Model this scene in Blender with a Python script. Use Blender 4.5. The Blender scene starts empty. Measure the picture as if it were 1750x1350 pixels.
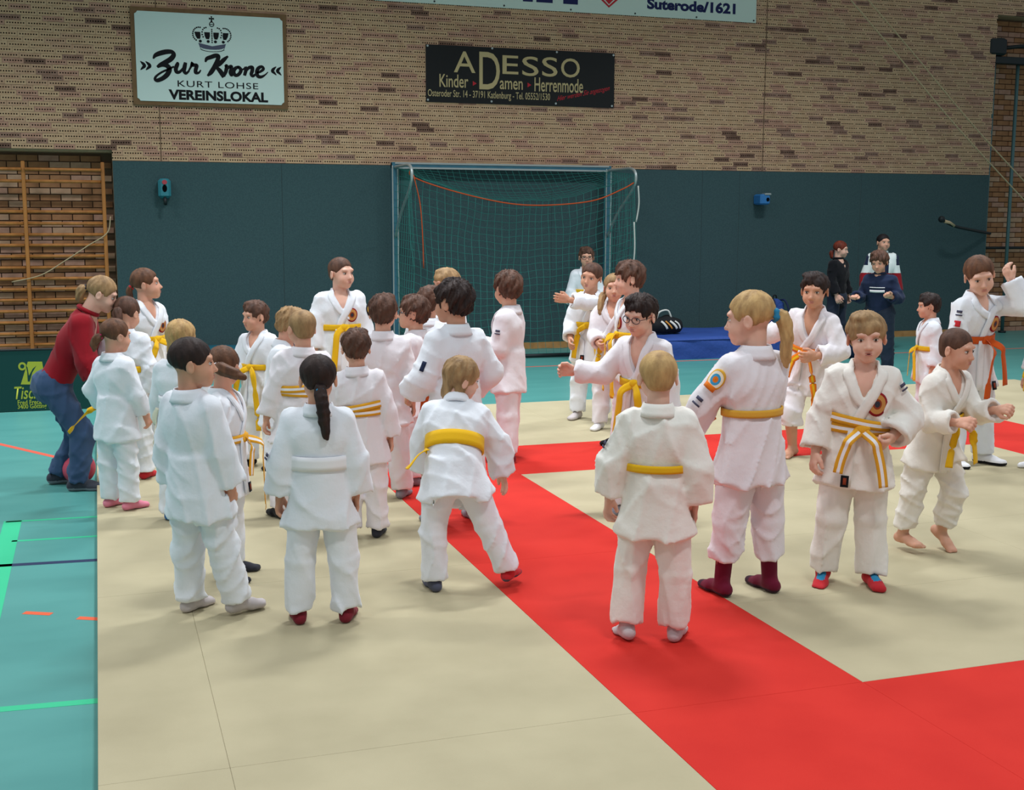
import bpy, math, random
import numpy as np
SC = bpy.context.scene
COL = SC.collection
# ---------------------------------------------------------------- camera (seen from a low gallery step, 1.77 m above the mats)
CAM_F, CAM_YAW, CAM_PITCH, CAM_ROLL, CAM_H = 2095.3, .324266, .143628, .002938, 1.76568
_cy, _sy, _cp, _sp = math.cos(CAM_YAW), math.sin(CAM_YAW), math.cos(CAM_PITCH), math.sin(CAM_PITCH)
_fw = np.array([_sy*_cp, _cy*_cp, -_sp]); _r0 = np.array([_cy, -_sy, 0]); _u0 = np.cross(_r0, _fw)
_r = math.cos(CAM_ROLL)*_r0+math.sin(CAM_ROLL)*_u0; _u = -math.sin(CAM_ROLL)*_r0+math.cos(CAM_ROLL)*_u0
from mathutils import Matrix
_cd = bpy.data.cameras.new('camera'); _cam = bpy.data.objects.new('camera', _cd); COL.objects.link(_cam)
_cd.sensor_width = 36; _cd.sensor_fit = 'HORIZONTAL'; _cd.lens = 36*CAM_F/1750; _cd.clip_end = 200
_cam.matrix_world = Matrix(((_r[0], _u[0], -_fw[0], 0), (_r[1], _u[1], -_fw[1], 0), (_r[2], _u[2], -_fw[2], CAM_H), (0, 0, 0, 1)))
SC.camera = _cam
def RAY(x, y): return _fw*CAM_F+_r*(x-875)-_u*(y-675)
def FLOOR(x, y, z=0.0):
    d = RAY(x, y); return np.array([0, 0, CAM_H])+d*((z-CAM_H)/d[2])
WALL_Y = 16.03
def ONWALL(x, y, Y=WALL_Y):
    d = RAY(x, y); return np.array([0, 0, CAM_H])+d*(Y/d[1])
def PROJ(P):
    d = np.asarray(P, float)-np.array([0, 0, CAM_H]); z = d@_fw; return 875+CAM_F*(d@_r)/z, 675-CAM_F*(d@_u)/z
def PXM(P):
    d = np.asarray(P, float)-np.array([0, 0, CAM_H]); return CAM_F/(d@_fw)
# ---------------------------------------------------------------- light of the hall: rows of ceiling luminaires, even bluish world fill added in place of bounce
W = bpy.data.worlds.new('hall_fill'); SC.world = W; W.use_nodes = True
W.node_tree.nodes['Background'].inputs[0].default_value = (.84, .93, 1.0, 1); W.node_tree.nodes['Background'].inputs[1].default_value = .36
SC.view_settings.view_transform = 'Standard'; SC.view_settings.look = 'None'; SC.view_settings.gamma = 1; SC.view_settings.use_curve_mapping = False
SC.view_settings.exposure = 0.0
for _i, (_x, _y, _e) in enumerate([(x, y, e*k) for x, k in ((-3.0, .95), (2.5, 1.2), (8.5, .95)) for y, e in ((2.0, .75), (7.5, 1.08), (11.6, 1.45))]):
    _l = bpy.data.lights.new('hall_lamp', 'AREA'); _l.shape = 'RECTANGLE'; _l.size = 1.3; _l.size_y = .35; _l.spread = math.radians(135); _l.energy = 106*_e; _l.color = (.94, .97, 1.0)
    _o = bpy.data.objects.new('hall_lamp', _l); COL.objects.link(_o); _o.location = (_x, _y, 6.2)
# ---------------------------------------------------------------- materials
_M = {}
def s2l(c):
    if isinstance(c, str): c = [int(c[i:i+2], 16)/255 for i in (0, 2, 4)]
    return tuple(((v+.055)/1.055)**2.4 if v > .04045 else v/12.92 for v in c)
def mk(name, col, rough=.8, spec=.3, noise=None, bump=None, metal=0, sheen=0, sss=0, stretch=None):
    """noise=(scale, second colour, amount); bump=(scale, strength, distance)"""
    m = bpy.data.materials.new(name); m.use_nodes = True; nt = m.node_tree; b = nt.nodes['Principled BSDF']
    c = s2l(col); b.inputs['Base Color'].default_value = (*c, 1); b.inputs['Roughness'].default_value = rough
    b.inputs['Specular IOR Level'].default_value = spec; b.inputs['Metallic'].default_value = metal
    if sheen: b.inputs['Sheen Weight'].default_value = sheen
    if sss: b.inputs['Subsurface Weight'].default_value = sss; b.inputs['Subsurface Radius'].default_value = (.012, .004, .002); b.inputs['Subsurface Scale'].default_value = 1
    tc = None
    def coords():
        tcn = nt.nodes.new('ShaderNodeTexCoord'); mp = nt.nodes.new('ShaderNodeMapping'); nt.links.new(tcn.outputs['Object'], mp.inputs[0])
        if stretch: mp.inputs['Scale'].default_value = stretch
        return mp
    if noise:
        tc = coords(); n = nt.nodes.new('ShaderNodeTexNoise'); n.inputs['Scale'].default_value = noise[0]; n.inputs['Detail'].default_value = 5; nt.links.new(tc.outputs[0], n.inputs[0])
        rp = nt.nodes.new('ShaderNodeMapRange'); rp.inputs[1].default_value = .35; rp.inputs[2].default_value = .68; rp.inputs[4].default_value = noise[2]; nt.links.new(n.outputs[0], rp.inputs[0])
        mx = nt.nodes.new('ShaderNodeMix'); mx.data_type = 'RGBA'; mx.inputs[6].default_value = (*c, 1); mx.inputs[7].default_value = (*s2l(noise[1]), 1)
        nt.links.new(rp.outputs[0], mx.inputs[0]); nt.links.new(mx.outputs[2], b.inputs['Base Color'])
    if bump:
        tc = tc or coords(); n = nt.nodes.new('ShaderNodeTexNoise'); n.inputs['Scale'].default_value = bump[0]; n.inputs['Detail'].default_value = 4; nt.links.new(tc.outputs[0], n.inputs[0])
        bp = nt.nodes.new('ShaderNodeBump'); bp.inputs['Strength'].default_value = bump[1]; bp.inputs['Distance'].default_value = bump[2]
        nt.links.new(n.outputs[0], bp.inputs['Height']); nt.links.new(bp.outputs[0], b.inputs['Normal'])
    _M[name] = m; return m
CLOTH = dict(white='ececef', yellow='e3b21c', gold='d9a63c', orange='e0761c', amber='dda02a', belt_orange='c9541c', black='15151a', navy='1f2a44', emblem_red='8e1c22', cream='efe6d0', sky='3f9bc8', rust='8c3b22', emblem_tan='c08a4a', burgundy='6a1630', plum='3a1c2c',
    pink='e58aa0', grey='8b8890', lightgrey='c4bcbc', darkgrey='33343c', red='b3202a', scarlet='c02c34', blue='3d78b8', teal='2c7fa8', jeans='3c5272', darkjeans='2a3242', redfleece='8e1622', magenta='a82a5a', aqua='2f86b0', brownred='7c2430', slate='55586a', greenwhite='e4ecea', gold_black='b08a2a', trainers='3a3d46')
def MAT(n):
    if n in _M: return _M[n]
    if n.startswith('cloth_'): return mk(n, CLOTH[n[6:]], .9, .15, None, (260, .25, .002), sheen=.1)
    raise KeyError(n)
for _n, _c in (('cool', 'e6eaf0'), ('warm', 'eae6de'), ('rose', 'e7e2e6'), ('plain', 'e8e8ea')):
    mk('gi_'+_n, _c, .92, .12, None, (20, .4, .010), sheen=.15)
mk('skin', 'd9a68c', .55, .35, (9, 'c98a74', .5), None, sss=.12); mk('skin_tan', 'd09c80', .55, .35, (9, 'bf866c', .5), None, sss=.1); mk('skin_fair', 'e2b59f', .55, .35, (9, 'd39a88', .5), None, sss=.12)
mk('eye_white', 'd9d3ce', .4, .4); mk('iris_brown', '2a1a12', .2, .6); mk('iris_blue', '46607a', .2, .6); mk('lips', 'bd7a70', .5, .4); mk('mouth_dark', '4a1a18', .6, .2)
for _n, _c, _d in (('brown', '624436', '36241c'), ('dark', '33241f', '1a1213'), ('blond', 'c6a26c', '90704a'), ('sand', 'a8875e', '72583c'), ('chestnut', '6e4a34', '432c20'), ('red', '7a3220', '4c1e14'), ('black', '1c1718', '0e0c0e')):
    mk('hair_'+_n, _c, .62, .25, (30, _d, .8), (120, .5, .004), stretch=(1, 1, .35))
mk('metal_dark', '3a3a42', .35, .5, metal=.6); mk('print_dark', '4a4a5e', .8, .2)
BELT = dict(gold=('gold', 'gold'), yellow=('yellow', 'yellow'), whiteyellow=('white', 'amber'), yellowwhite=('amber', 'white'), white=('white', 'white'), orange=('belt_orange', 'belt_orange'), yelloworange=('orange', 'yellow'))
# ---------------------------------------------------------------- implicit-surface modelling helpers
F32 = np.float32
def V(*a): return np.array(a, float)
def unit(v):
    v = np.asarray(v, float); n = np.linalg.norm(v); return v/n if n > 1e-9 else v
def rot(axis, deg):
    a = math.radians(deg); x, y, z = unit(axis); c, s = math.cos(a), math.sin(a); t = 1-c
    return np.array([[t*x*x+c, t*x*y-s*z, t*x*z+s*y], [t*x*y+s*z, t*y*y+c, t*y*z-s*x], [t*x*z-s*y, t*y*z+s*x, t*z*z+c]])
def smin(a, b, k):
    if k <= 0: return np.minimum(a, b)
    h = np.maximum(k-np.abs(a-b), 0)/k
    return np.minimum(a, b)-h*h*k*.25
def smax(a, b, k): return -smin(-a, -b, k)
def p_cone(a, b, r1, r2, ax=None, flat=1.0):
    """tapered capsule; cross-section squashed by 'flat' along ax"""
    a = np.asarray(a, float); b = np.asarray(b, float); ba = b-a; L2 = max(ba@ba, 1e-9)
    if ax is not None: ax = unit(ax)
    def f(x, y, z):
        px, py, pz = x-a[0], y-a[1], z-a[2]
        t = np.clip((px*ba[0]+py*ba[1]+pz*ba[2])/L2, 0, 1)
        px = px-t*ba[0]; py = py-t*ba[1]; pz = pz-t*ba[2]
        q = px*px+py*py+pz*pz
        if ax is not None:
            w = px*ax[0]+py*ax[1]+pz*ax[2]
            q = q+w*w*(1/flat**2-1)
        return np.sqrt(q)-(r1+(r2-r1)*t)
    r = max(r1, r2); return f, np.minimum(a, b)-r, np.maximum(a, b)+r
def p_fcone(a, b, r1, r2, ax=None, flat=1.0, rnd=.006):
    """tapered tube with flat ends"""
    a = np.asarray(a, float); b = np.asarray(b, float); ba = b-a; L = np.linalg.norm(ba); u = ba/L
    if ax is not None: ax = unit(ax)
    def f(x, y, z):
        px, py, pz = x-a[0], y-a[1], z-a[2]
        s = px*u[0]+py*u[1]+pz*u[2]; t = np.clip(s/L, -.3, 1.3)
        px = px-s*u[0]; py = py-s*u[1]; pz = pz-s*u[2]
        q = px*px+py*py+pz*pz
        if ax is not None:
            w = px*ax[0]+py*ax[1]+pz*ax[2]; q = q+w*w*(1/flat**2-1)
        d = np.sqrt(q)-(r1+(r2-r1)*t)
        return smax(d, np.maximum(-s, s-L), rnd)
    r = max(r1, r2)*1.1; return f, np.minimum(a, b)-r, np.maximum(a, b)+r
def p_ell(c, r, R=None):
    c = np.asarray(c, float); r = np.asarray(r, float); R = np.eye(3) if R is None else R; m = r.min()
    def f(x, y, z):
        px, py, pz = x-c[0], y-c[1], z-c[2]
        u = (px*R[0,0]+py*R[1,0]+pz*R[2,0])/r[0]; v = (px*R[0,1]+py*R[1,1]+pz*R[2,1])/r[1]; w = (px*R[0,2]+py*R[1,2]+pz*R[2,2])/r[2]
        k = np.sqrt(u*u+v*v+w*w)+1e-6
        g = np.sqrt(u*u/r[0]**2+v*v/r[1]**2+w*w/r[2]**2)+1e-6
        return k*(k-1)/g
    e = np.sqrt((R**2)@(r**2)); return f, c-e, c+e
def p_half(c, n):
    """half space, negative behind the plane (outside of n)"""
    c = np.asarray(c, float); n = unit(n)
    def f(x, y, z): return (x-c[0])*n[0]+(y-c[1])*n[1]+(z-c[2])*n[2]
    return f, V(-9, -9, -9), V(9, 9, 9)
class Shape:
    def __init__(s): s.ops = []; s.disp = None
    def add(s, prim, k=.02): s.ops.append(('u', prim, k)); return s
    def cut(s, prim, k=.01): s.ops.append(('s', prim, k)); return s
    def wrinkle(s, f): s.ops.append(('d', f, 0)); return s
    def inter(s, prim, k=.01): s.ops.append(('i', prim, k)); return s
    def ev(s, P):
        x, y, z = P[:, 0], P[:, 1], P[:, 2]; D = np.full(len(P), 1.0)
        for o, pr, k in s.ops:
            if o == 'd': continue
            f, lo, hi = pr; d = f(x, y, z)
            D = smin(D, d, k) if o == 'u' else smax(D, -d if o == 's' else d, k)
        return D
    def grad(s, P, e=.004):
        g = np.stack([s.ev(P+np.eye(3)[i]*e)-s.ev(P-np.eye(3)[i]*e) for i in range(3)], 1)
        return g/(np.linalg.norm(g, axis=1, keepdims=True)+1e-9)
    def project(s, P, off=0, n=5, only_out=False):
        P = np.array(P, float)
        for _ in range(n):
            d = s.ev(P)-off; g = s.grad(P)
            if only_out: d = np.minimum(d, 0)
            P = P-g*(d*.9)[:, None]
        return P, s.grad(P)
    def mesh(s, h, clip=None):
        us = [p for o, p, k in s.ops if o == 'u']
        lo = np.min([p[1] for p in us], 0)-.02; hi = np.max([p[2] for p in us], 0)+.02
        if clip is not None: lo = np.maximum(lo, clip[0]); hi = np.minimum(hi, clip[1])
        n = np.maximum(np.ceil((hi-lo)/h).astype(int)+1, 3)
        ax = [(lo[i]+np.arange(n[i])*h).astype(F32) for i in range(3)]
        D = np.full(n, .15, F32)
        def displace(fn):
            I = np.argwhere(np.abs(D) < .03)
            P = np.stack([ax[i][I[:, i]] for i in range(3)], 1)
            D[I[:, 0], I[:, 1], I[:, 2]] += fn(P).astype(F32)
        for o, pr, k in s.ops:
            if o == 'd': displace(pr); continue
            f, a, b = pr; m = .02+k*1.2
            sl = []
            for i in range(3):
                i0 = int(max(0, math.floor((a[i]-m-lo[i])/h))); i1 = int(min(n[i], math.ceil((b[i]+m-lo[i])/h)+1)); sl.append((i0, i1))
            if any(q[1] <= q[0] for q in sl): continue
            x = ax[0][sl[0][0]:sl[0][1], None, None]; y = ax[1][None, sl[1][0]:sl[1][1], None]; z = ax[2][None, None, sl[2][0]:sl[2][1]]
            S_ = tuple(slice(*q) for q in sl)
            d = f(x, y, z).astype(F32)
            if o == 'u': D[S_] = smin(D[S_], d, k)
            elif o == 's': D[S_] = smax(D[S_], -d, k)
            else: D[S_] = smax(D[S_], d, k)
        if s.disp is not None:
            displace(s.disp)
        # close the volume at the border of the grid
        D[0] = np.maximum(D[0], .001); D[-1] = np.maximum(D[-1], .001); D[:, 0] = np.maximum(D[:, 0], .001); D[:, -1] = np.maximum(D[:, -1], .001)
        D[:, :, 0] = np.maximum(D[:, :, 0], .001); D[:, :, -1] = np.maximum(D[:, :, -1], .001)
        return surface_net(D, lo, h)
def surface_net(D, lo, h):
    s = D < 0
    c = np.zeros(np.array(D.shape)-1, np.int8)
    cor = [(i, j, k) for i in (0, 1) for j in (0, 1) for k in (0, 1)]
    n = D.shape
    for i, j, k in cor: c += s[i:n[0]-1+i, j:n[1]-1+j, k:n[2]-1+k]
    mix = (c > 0) & (c < 8)
    I = np.argwhere(mix)
    if len(I) == 0: return np.zeros((0, 3)), np.zeros((0, 4), int)
    idx = np.full(mix.shape, -1, np.int64); idx[mix] = np.arange(len(I))
    val = np.stack([D[I[:, 0]+i, I[:, 1]+j, I[:, 2]+k] for i, j, k in cor], 1)
    acc = np.zeros((len(I), 3)); cnt = np.zeros(len(I))
    for a in range(8):
        for b in range(a+1, 8):
            df = np.array(cor[b])-np.array(cor[a])
            if np.abs(df).sum() != 1: continue
            va, vb = val[:, a], val[:, b]; m = (va < 0) != (vb < 0)
            t = np.where(m, va/np.where(m, va-vb, 1), 0)
            acc += np.where(m[:, None], np.array(cor[a])+df*t[:, None], 0); cnt += m
    v = (I+acc/cnt[:, None])*h+lo
    F = []
    for ax in range(3):
        u, w = [(1, 2), (2, 0), (0, 1)][ax]
        sl0 = [slice(None)]*3; sl1 = [slice(None)]*3
        sl0[ax] = slice(0, -1); sl1[ax] = slice(1, None)
        for q in (u, w): sl0[q] = slice(1, -1); sl1[q] = slice(1, -1)
        e = s[tuple(sl0)] != s[tuple(sl1)]
        E_ = np.argwhere(e); neg = s[tuple(sl0)][e]
        E_[:, u] += 1; E_[:, w] += 1
        def g(du, dw):
            Q = E_.copy(); Q[:, u] += du; Q[:, w] += dw; return idx[Q[:, 0], Q[:, 1], Q[:, 2]]
        q = np.stack([g(-1, -1), g(0, -1), g(0, 0), g(-1, 0)], 1)
        q[~neg] = q[~neg][:, ::-1]
        F.append(q)
    return v, np.concatenate(F)
def wrinkles(seed, amp=.004, freq=30, n=5):
    """creases of cloth: sharp raised folds that bend, fade in and out"""
    rg = np.random.RandomState(seed); T_ = []
    for i in range(n):
        k = rg.normal(size=3)*V(1, 1, .75); k /= np.linalg.norm(k); k *= freq*rg.uniform(.5, 1.5)
        q = rg.normal(size=3); q /= np.linalg.norm(q); q *= freq*rg.uniform(.25, .5)
        m = rg.normal(size=3); m /= np.linalg.norm(m); m *= freq*rg.uniform(.2, .5)
        T_.append((k, rg.uniform(0, 6.3), q, rg.uniform(0, 6.3), m, rg.uniform(0, 6.3)))
    def f(P):
        d = 0
        for k, ph, q, ps, m, pm in T_:
            s_ = np.abs(np.sin(P@k+ph+1.3*np.sin(P@q+ps)))
            w_ = np.clip(.55+.75*np.sin(P@m+pm), 0, 1)
            d = d-w_*((1-s_)**2.8-.17)
        return d*amp*.75
    return f
def p_wedge(c, T, half, wide):
    """V-shaped notch opening upwards, in front of a plane"""
    c = np.asarray(c, float); ca, sa = math.cos(math.radians(half)), math.sin(math.radians(half))
    def f(x, y, z):
        px, py, pz = x-c[0], y-c[1], z-c[2]
        a = px*T[0, 0]+py*T[1, 0]+pz*T[2, 0]; b = px*T[0, 1]+py*T[1, 1]+pz*T[2, 1]; d = px*T[0, 2]+py*T[1, 2]+pz*T[2, 2]
        return np.maximum(np.maximum(np.abs(a)*ca-d*sa, b-wide*1.15), np.maximum(-b, np.abs(a)-wide))
    return f, c-.25, c+.25
# ---------------------------------------------------------------- mesh output
def new_obj(name, me, parent=None, mats=(), smooth=True):
    o = bpy.data.objects.new(name, me); COL.objects.link(o)
    for m in mats:
        if m is not None: me.materials.append(m)
    if parent is not None: o.parent = parent
    return o
def np_mesh(name, v, f, mat_idx=None, smooth=True):
    """f: list of arrays of n-gons of equal size, or one array"""
    me = bpy.data.meshes.new(name)
    fs = f if isinstance(f, list) else [f]
    fs = [np.asarray(a, np.int32) for a in fs if len(a)]
    nl = sum(a.size for a in fs); npoly = sum(len(a) for a in fs)
    me.vertices.add(len(v)); me.vertices.foreach_set('co', np.asarray(v, F32).ravel())
    me.loops.add(nl); me.loops.foreach_set('vertex_index', np.concatenate([a.ravel() for a in fs]))
    me.polygons.add(npoly)
    tot = np.concatenate([np.full(len(a), a.shape[1], np.int32) for a in fs]); st = np.concatenate([[0], np.cumsum(tot)[:-1]]).astype(np.int32)
    me.polygons.foreach_set('loop_start', st); me.polygons.foreach_set('loop_total', tot)
    if mat_idx is not None: me.polygons.foreach_set('material_index', np.asarray(mat_idx, np.int32))
    me.polygons.foreach_set('use_smooth', np.full(npoly, smooth))
    me.update(calc_edges=True); me.validate()
    return me
def join(parts):
    """parts: list of (v, f(quads), mat index) -> one vertex/face/material set"""
    V_, F_, M_ = [], [], []; n = 0
    for v, f, m in parts:
        if len(v) == 0: continue
        V_.append(v); F_.append(np.asarray(f)+n); M_.append(np.full(len(f), m) if np.isscalar(m) else m); n += len(v)
    return np.concatenate(V_), np.concatenate(F_), np.concatenate(M_)
def ball(c, r, R=None, nu=12, nv=8):
    c = np.asarray(c, float); r = np.ones(3)*r if np.isscalar(r) else np.asarray(r, float); R = np.eye(3) if R is None else R
    u = np.arange(nu)*2*np.pi/nu; w = np.linspace(0, np.pi, nv+1)
    U, W = np.meshgrid(u, w, indexing='ij')
    P = np.stack([np.cos(U)*np.sin(W), np.sin(U)*np.sin(W), np.cos(W)], -1)*r
    v = P.reshape(-1, 3)@R.T+c
    i = np.arange(nu)[:, None]*(nv+1)+np.arange(nv)[None]; j = ((np.arange(nu)+1) % nu)[:, None]*(nv+1)+np.arange(nv)[None]
    f = np.stack([i, i+1, j+1, j], -1).reshape(-1, 4)
    return v, f
def tube(path, r, n=6, closed=False):
    P = np.asarray(path, float); m = len(P); r = np.broadcast_to(r, m)
    t = np.gradient(P, axis=0) if not closed else np.roll(P, -1, 0)-np.roll(P, 1, 0)
    t /= np.linalg.norm(t, axis=1, keepdims=True)+1e-9
    ref = V(0, 0, 1) if abs(t[0][2]) < .9 else V(1, 0, 0)
    v = []; a = unit(np.cross(t[0], ref))
    for i in range(m):
        a = unit(a-t[i]*(a@t[i])); b = np.cross(t[i], a)
        for k in range(n):
            an = 2*np.pi*k/n; v.append(P[i]+(a*np.cos(an)+b*np.sin(an))*r[i])
    f = []
    for i in range(m if closed else m-1):
        j = (i+1) % m
        for k in range(n):
            l = (k+1) % n; f.append((i*n+k, i*n+l, j*n+l, j*n+k))
    if not closed:
        for i, rev in ((0, True), (m-1, False)):
            v.append(P[i]); c = len(v)-1
            for k in range(0, n, 2):
                q = (c, i*n+k, i*n+(k+1) % n, i*n+(k+2) % n); f.append(q[::-1] if rev else q)
    return np.array(v), np.array(f)
def catmull(pts, n):
    P = np.asarray(pts, float); P = np.vstack([2*P[0]-P[1], P, 2*P[-1]-P[-2]]); m = len(P)-3
    out = []
    for t in np.linspace(0, m-1e-6, n):
        i = int(t); u = t-i; a, b, c, d = P[i:i+4]
        out.append(.5*((2*b)+(-a+c)*u+(2*a-5*b+4*c-d)*u*u+(-a+3*b-3*c+d)*u**3))
    return np.array(out)
def strip(rows, normals, th, closed=False):
    """cloth band: rows (n,m,3) of surface points, thickened by th along normals; m columns across"""
    R_ = np.asarray(rows); N_ = np.asarray(normals); n, m = R_.shape[:2]
    top = R_+N_*th; bot = R_-N_*th*.6
    prof = np.concatenate([top, bot[:, ::-1]], 1); w = 2*m
    v = prof.reshape(-1, 3); f = []; mi = []
    for i in range(n if closed else n-1):
        j = (i+1) % n
        for k in range(w):
            l = (k+1) % w; f.append((i*w+k, j*w+k, j*w+l, i*w+l)); mi.append(k if k < m-1 else (2*m-2-k if m <= k < 2*m-1 else (m-2 if k == m-1 else 0)))
    if not closed:
        for i, rev in ((0, False), (n-1, True)):
            for k in range(m-1):
                q = (i*w+k, i*w+k+1, i*w+w-2-k, i*w+w-1-k); f.append(q if not rev else q[::-1]); mi.append(k)
    return v, np.array(f), np.array(mi)
def surf_band(shape, path, width, th=.004, off=.002, cols=3, closed=False, wdir=None, out_only=False):
    P = np.asarray(path, float); P, N = shape.project(P, off, 5, out_only)
    t = (np.roll(P, -1, 0)-np.roll(P, 1, 0)) if closed else np.gradient(P, axis=0)
    t /= np.linalg.norm(t, axis=1, keepdims=True)+1e-9
    b = np.cross(t, N) if wdir is None else np.broadcast_to(np.asarray(wdir, float), P.shape)
    b = b/(np.linalg.norm(b, axis=1, keepdims=True)+1e-9)
    w = np.broadcast_to(width, len(P))
    rows = np.stack([P+b*(w*(s-.5))[:, None] for s in np.linspace(0, 1, cols+1)], 1)
    o2 = off if np.isscalar(off) else np.repeat(off, cols+1)
    q, nn = shape.project(rows.reshape(-1, 3), o2, 4, out_only)
    return strip(q.reshape(rows.shape), nn.reshape(rows.shape), th, closed)
def surf_disc(shape, c, up, r, rings=(.45, .8, 1), seg=24, off=.004, asp=1.0):
    """round cloth patch laid on a shape; face material index = ring"""
    c, n = shape.project(np.array([c]), off, 6); c = c[0]; n = n[0]
    b = unit(np.cross(up, n)); u = np.cross(n, b)
    rr = [0.02]+list(rings); a = np.arange(seg)*2*np.pi/seg
    P = np.concatenate([c+r*q*(np.cos(a)[:, None]*b+asp*np.sin(a)[:, None]*u) for q in rr])
    P, nn = shape.project(P, off, 4)
    edge = P[-seg:]-nn[-seg:]*(off+.004)
    v = np.concatenate([P, edge]); f = []; m = []
    for q in range(len(rr)):
        for k in range(seg):
            l = (k+1) % seg; f.append((q*seg+k, q*seg+l, (q+1)*seg+l, (q+1)*seg+k)[::-1]); m.append(min(q, len(rr)-2))
    return v, np.array(f), np.array(m)
def surf_rect(shape, c, up, w, hgt, nx=3, ny=3, off=.004):
    c, n = shape.project(np.array([c]), off, 6); c = c[0]; n = n[0]
    b = unit(np.cross(up, n)); u = np.cross(n, b)
    rows = np.array([[c+b*w*(i/nx-.5)+u*hgt*(j/ny-.5) for j in range(ny+1)] for i in range(nx+1)])
    q, nn = shape.project(rows.reshape(-1, 3), off, 4)
    return strip(q.reshape(rows.shape), nn.reshape(rows.shape), .002)
# ---------------------------------------------------------------- people
def skeleton(s, h):
    hf = s.get('hf', .17); nb = 1-hf-.022; hip = s.get('hip', .485); w = s.get('w', 1.0)
    ln = s.get('lean', (0, 0, 0)); J = {}
    Tw = rot((0, 0, 1), ln[2] if len(ln) > 2 else 0)
    T = rot((1, 0, 0), -ln[0])@rot((0, 1, 0), ln[1])@Tw
    C = V(0, 0, 0); tl = (nb-hip)*h
    J['T'] = T; J['Tw'] = Tw; J['C'] = C; J['N'] = C+T@V(0, 0, tl); J['tl'] = tl
    hh = hf*h; hd = s.get('head', (0, 0, 0))
    HR = rot((0, 0, 1), hd[0])@rot((1, 0, 0), -hd[1])@rot((0, 1, 0), hd[2] if len(hd) > 2 else 0)
    piv = J['N']+unit(T[:, 2]+V(0, 0, .6))*(.25*hh+.022*h)+V(0, s.get('poke', 0)*h, 0)
    J['HQ'] = HR; J['hh'] = hh; J['O'] = piv-HR@V(0, -.08, .25)*hh
    J['top'] = J['O']+HR@V(0, -.05, 1.0)*hh
    shw = s.get('shw', .088)*h*w
    for sd, sg in (('R', 1), ('L', -1)):
        S = J['N']+T@V(sg*shw, 0, -.046*h)
        sh = s.get('shrug'+sd, (0, 0, 0)); S = S+V(sg*sh[0], sh[1], sh[2])*h
        a = s.get('a'+sd, ((.22, -.02, -1), (.12, .22, -1)))
        du = Tw@unit(V(sg*a[0][0], a[0][1], a[0][2])); df = Tw@unit(V(sg*a[1][0], a[1][1], a[1][2]))
        E_ = S+du*.16*h; Wr = E_+df*.135*h
        th = a[2] if len(a) > 2 else (-.25, 1, .15)
        J['S'+sd], J['E'+sd], J['W'+sd], J['df'+sd] = S, E_, Wr, df
        J['th'+sd] = Tw@V(sg*th[0], th[1], th[2])
        g = s.get('l'+sd, ((.09, 0, -1), (.05, 0, -1), 10))
        Hp = C+V(sg*.052*h*w, 0, -.005*h)
        K = Hp+unit(V(sg*g[0][0], g[0][1], g[0][2]))*(.235*h*hip/.485); A = K+unit(V(sg*g[1][0], g[1][1], g[1][2]))*(.205*h*hip/.485)
        fp = g[3] if len(g) > 3 else 0
        fd = rot((0, 0, 1), -sg*g[2])@V(0, 1, 0); fd = unit(fd*math.cos(math.radians(fp))+V(0, 0, -math.sin(math.radians(fp))))
        J['H'+sd], J['K'+sd], J['A'+sd], J['fd'+sd] = Hp, K, A, fd
    low = []
    for sd in 'RL':
        toe = J['A'+sd]+J['fd'+sd]*.11*h; low.append(min(J['A'+sd][2]-.042*h, toe[2]-.025*h))
    z = -min(low)
    for k in J:
        if k in ('C', 'N', 'O', 'top') or (k[0] in 'SEWHKA' and len(k) == 2 and k[1] in 'RL'): J[k] = J[k]+V(0, 0, z)
    mf = (J['AR']+J['AL'])/2; J['foot'] = V(mf[0], mf[1], 0)
    if s.get('stand'): q = J['A'+s['stand']]; J['foot'] = V(q[0], q[1], 0)
    return J
def place(s):
    """ground point, heading and body height of a person"""
    g = FLOOR(s['px'][0], s['px'][1], s.get('gz', 0.0)) if 'px' in s else V(*s['at'], s.get('gz', 0))
    toc = unit(V(-g[0], -g[1], 0)); rt = V(-toc[1], toc[0], 0)
    rt = V(g[1], -g[0], 0); rt = unit(rt)
    a = math.radians(s.get('face', 0)); hd = toc*math.cos(a)+rt*math.sin(a)
    ang = math.atan2(-hd[0], hd[1]); Rz = rot((0, 0, 1), math.degrees(ang))
    if 'h' in s: h = s['h']
    else:
        lo, hi = .6, 2.2
        for _ in range(30):
            h = (lo+hi)/2; J = skeleton(s, h); top = g+Rz@(J['top']-J['foot'])
            if PROJ(top)[1] > s['top']: lo = h
            else: hi = h
    J = skeleton(s, h); off = g-Rz@J['foot']
    return h, J, off, ang
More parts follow.
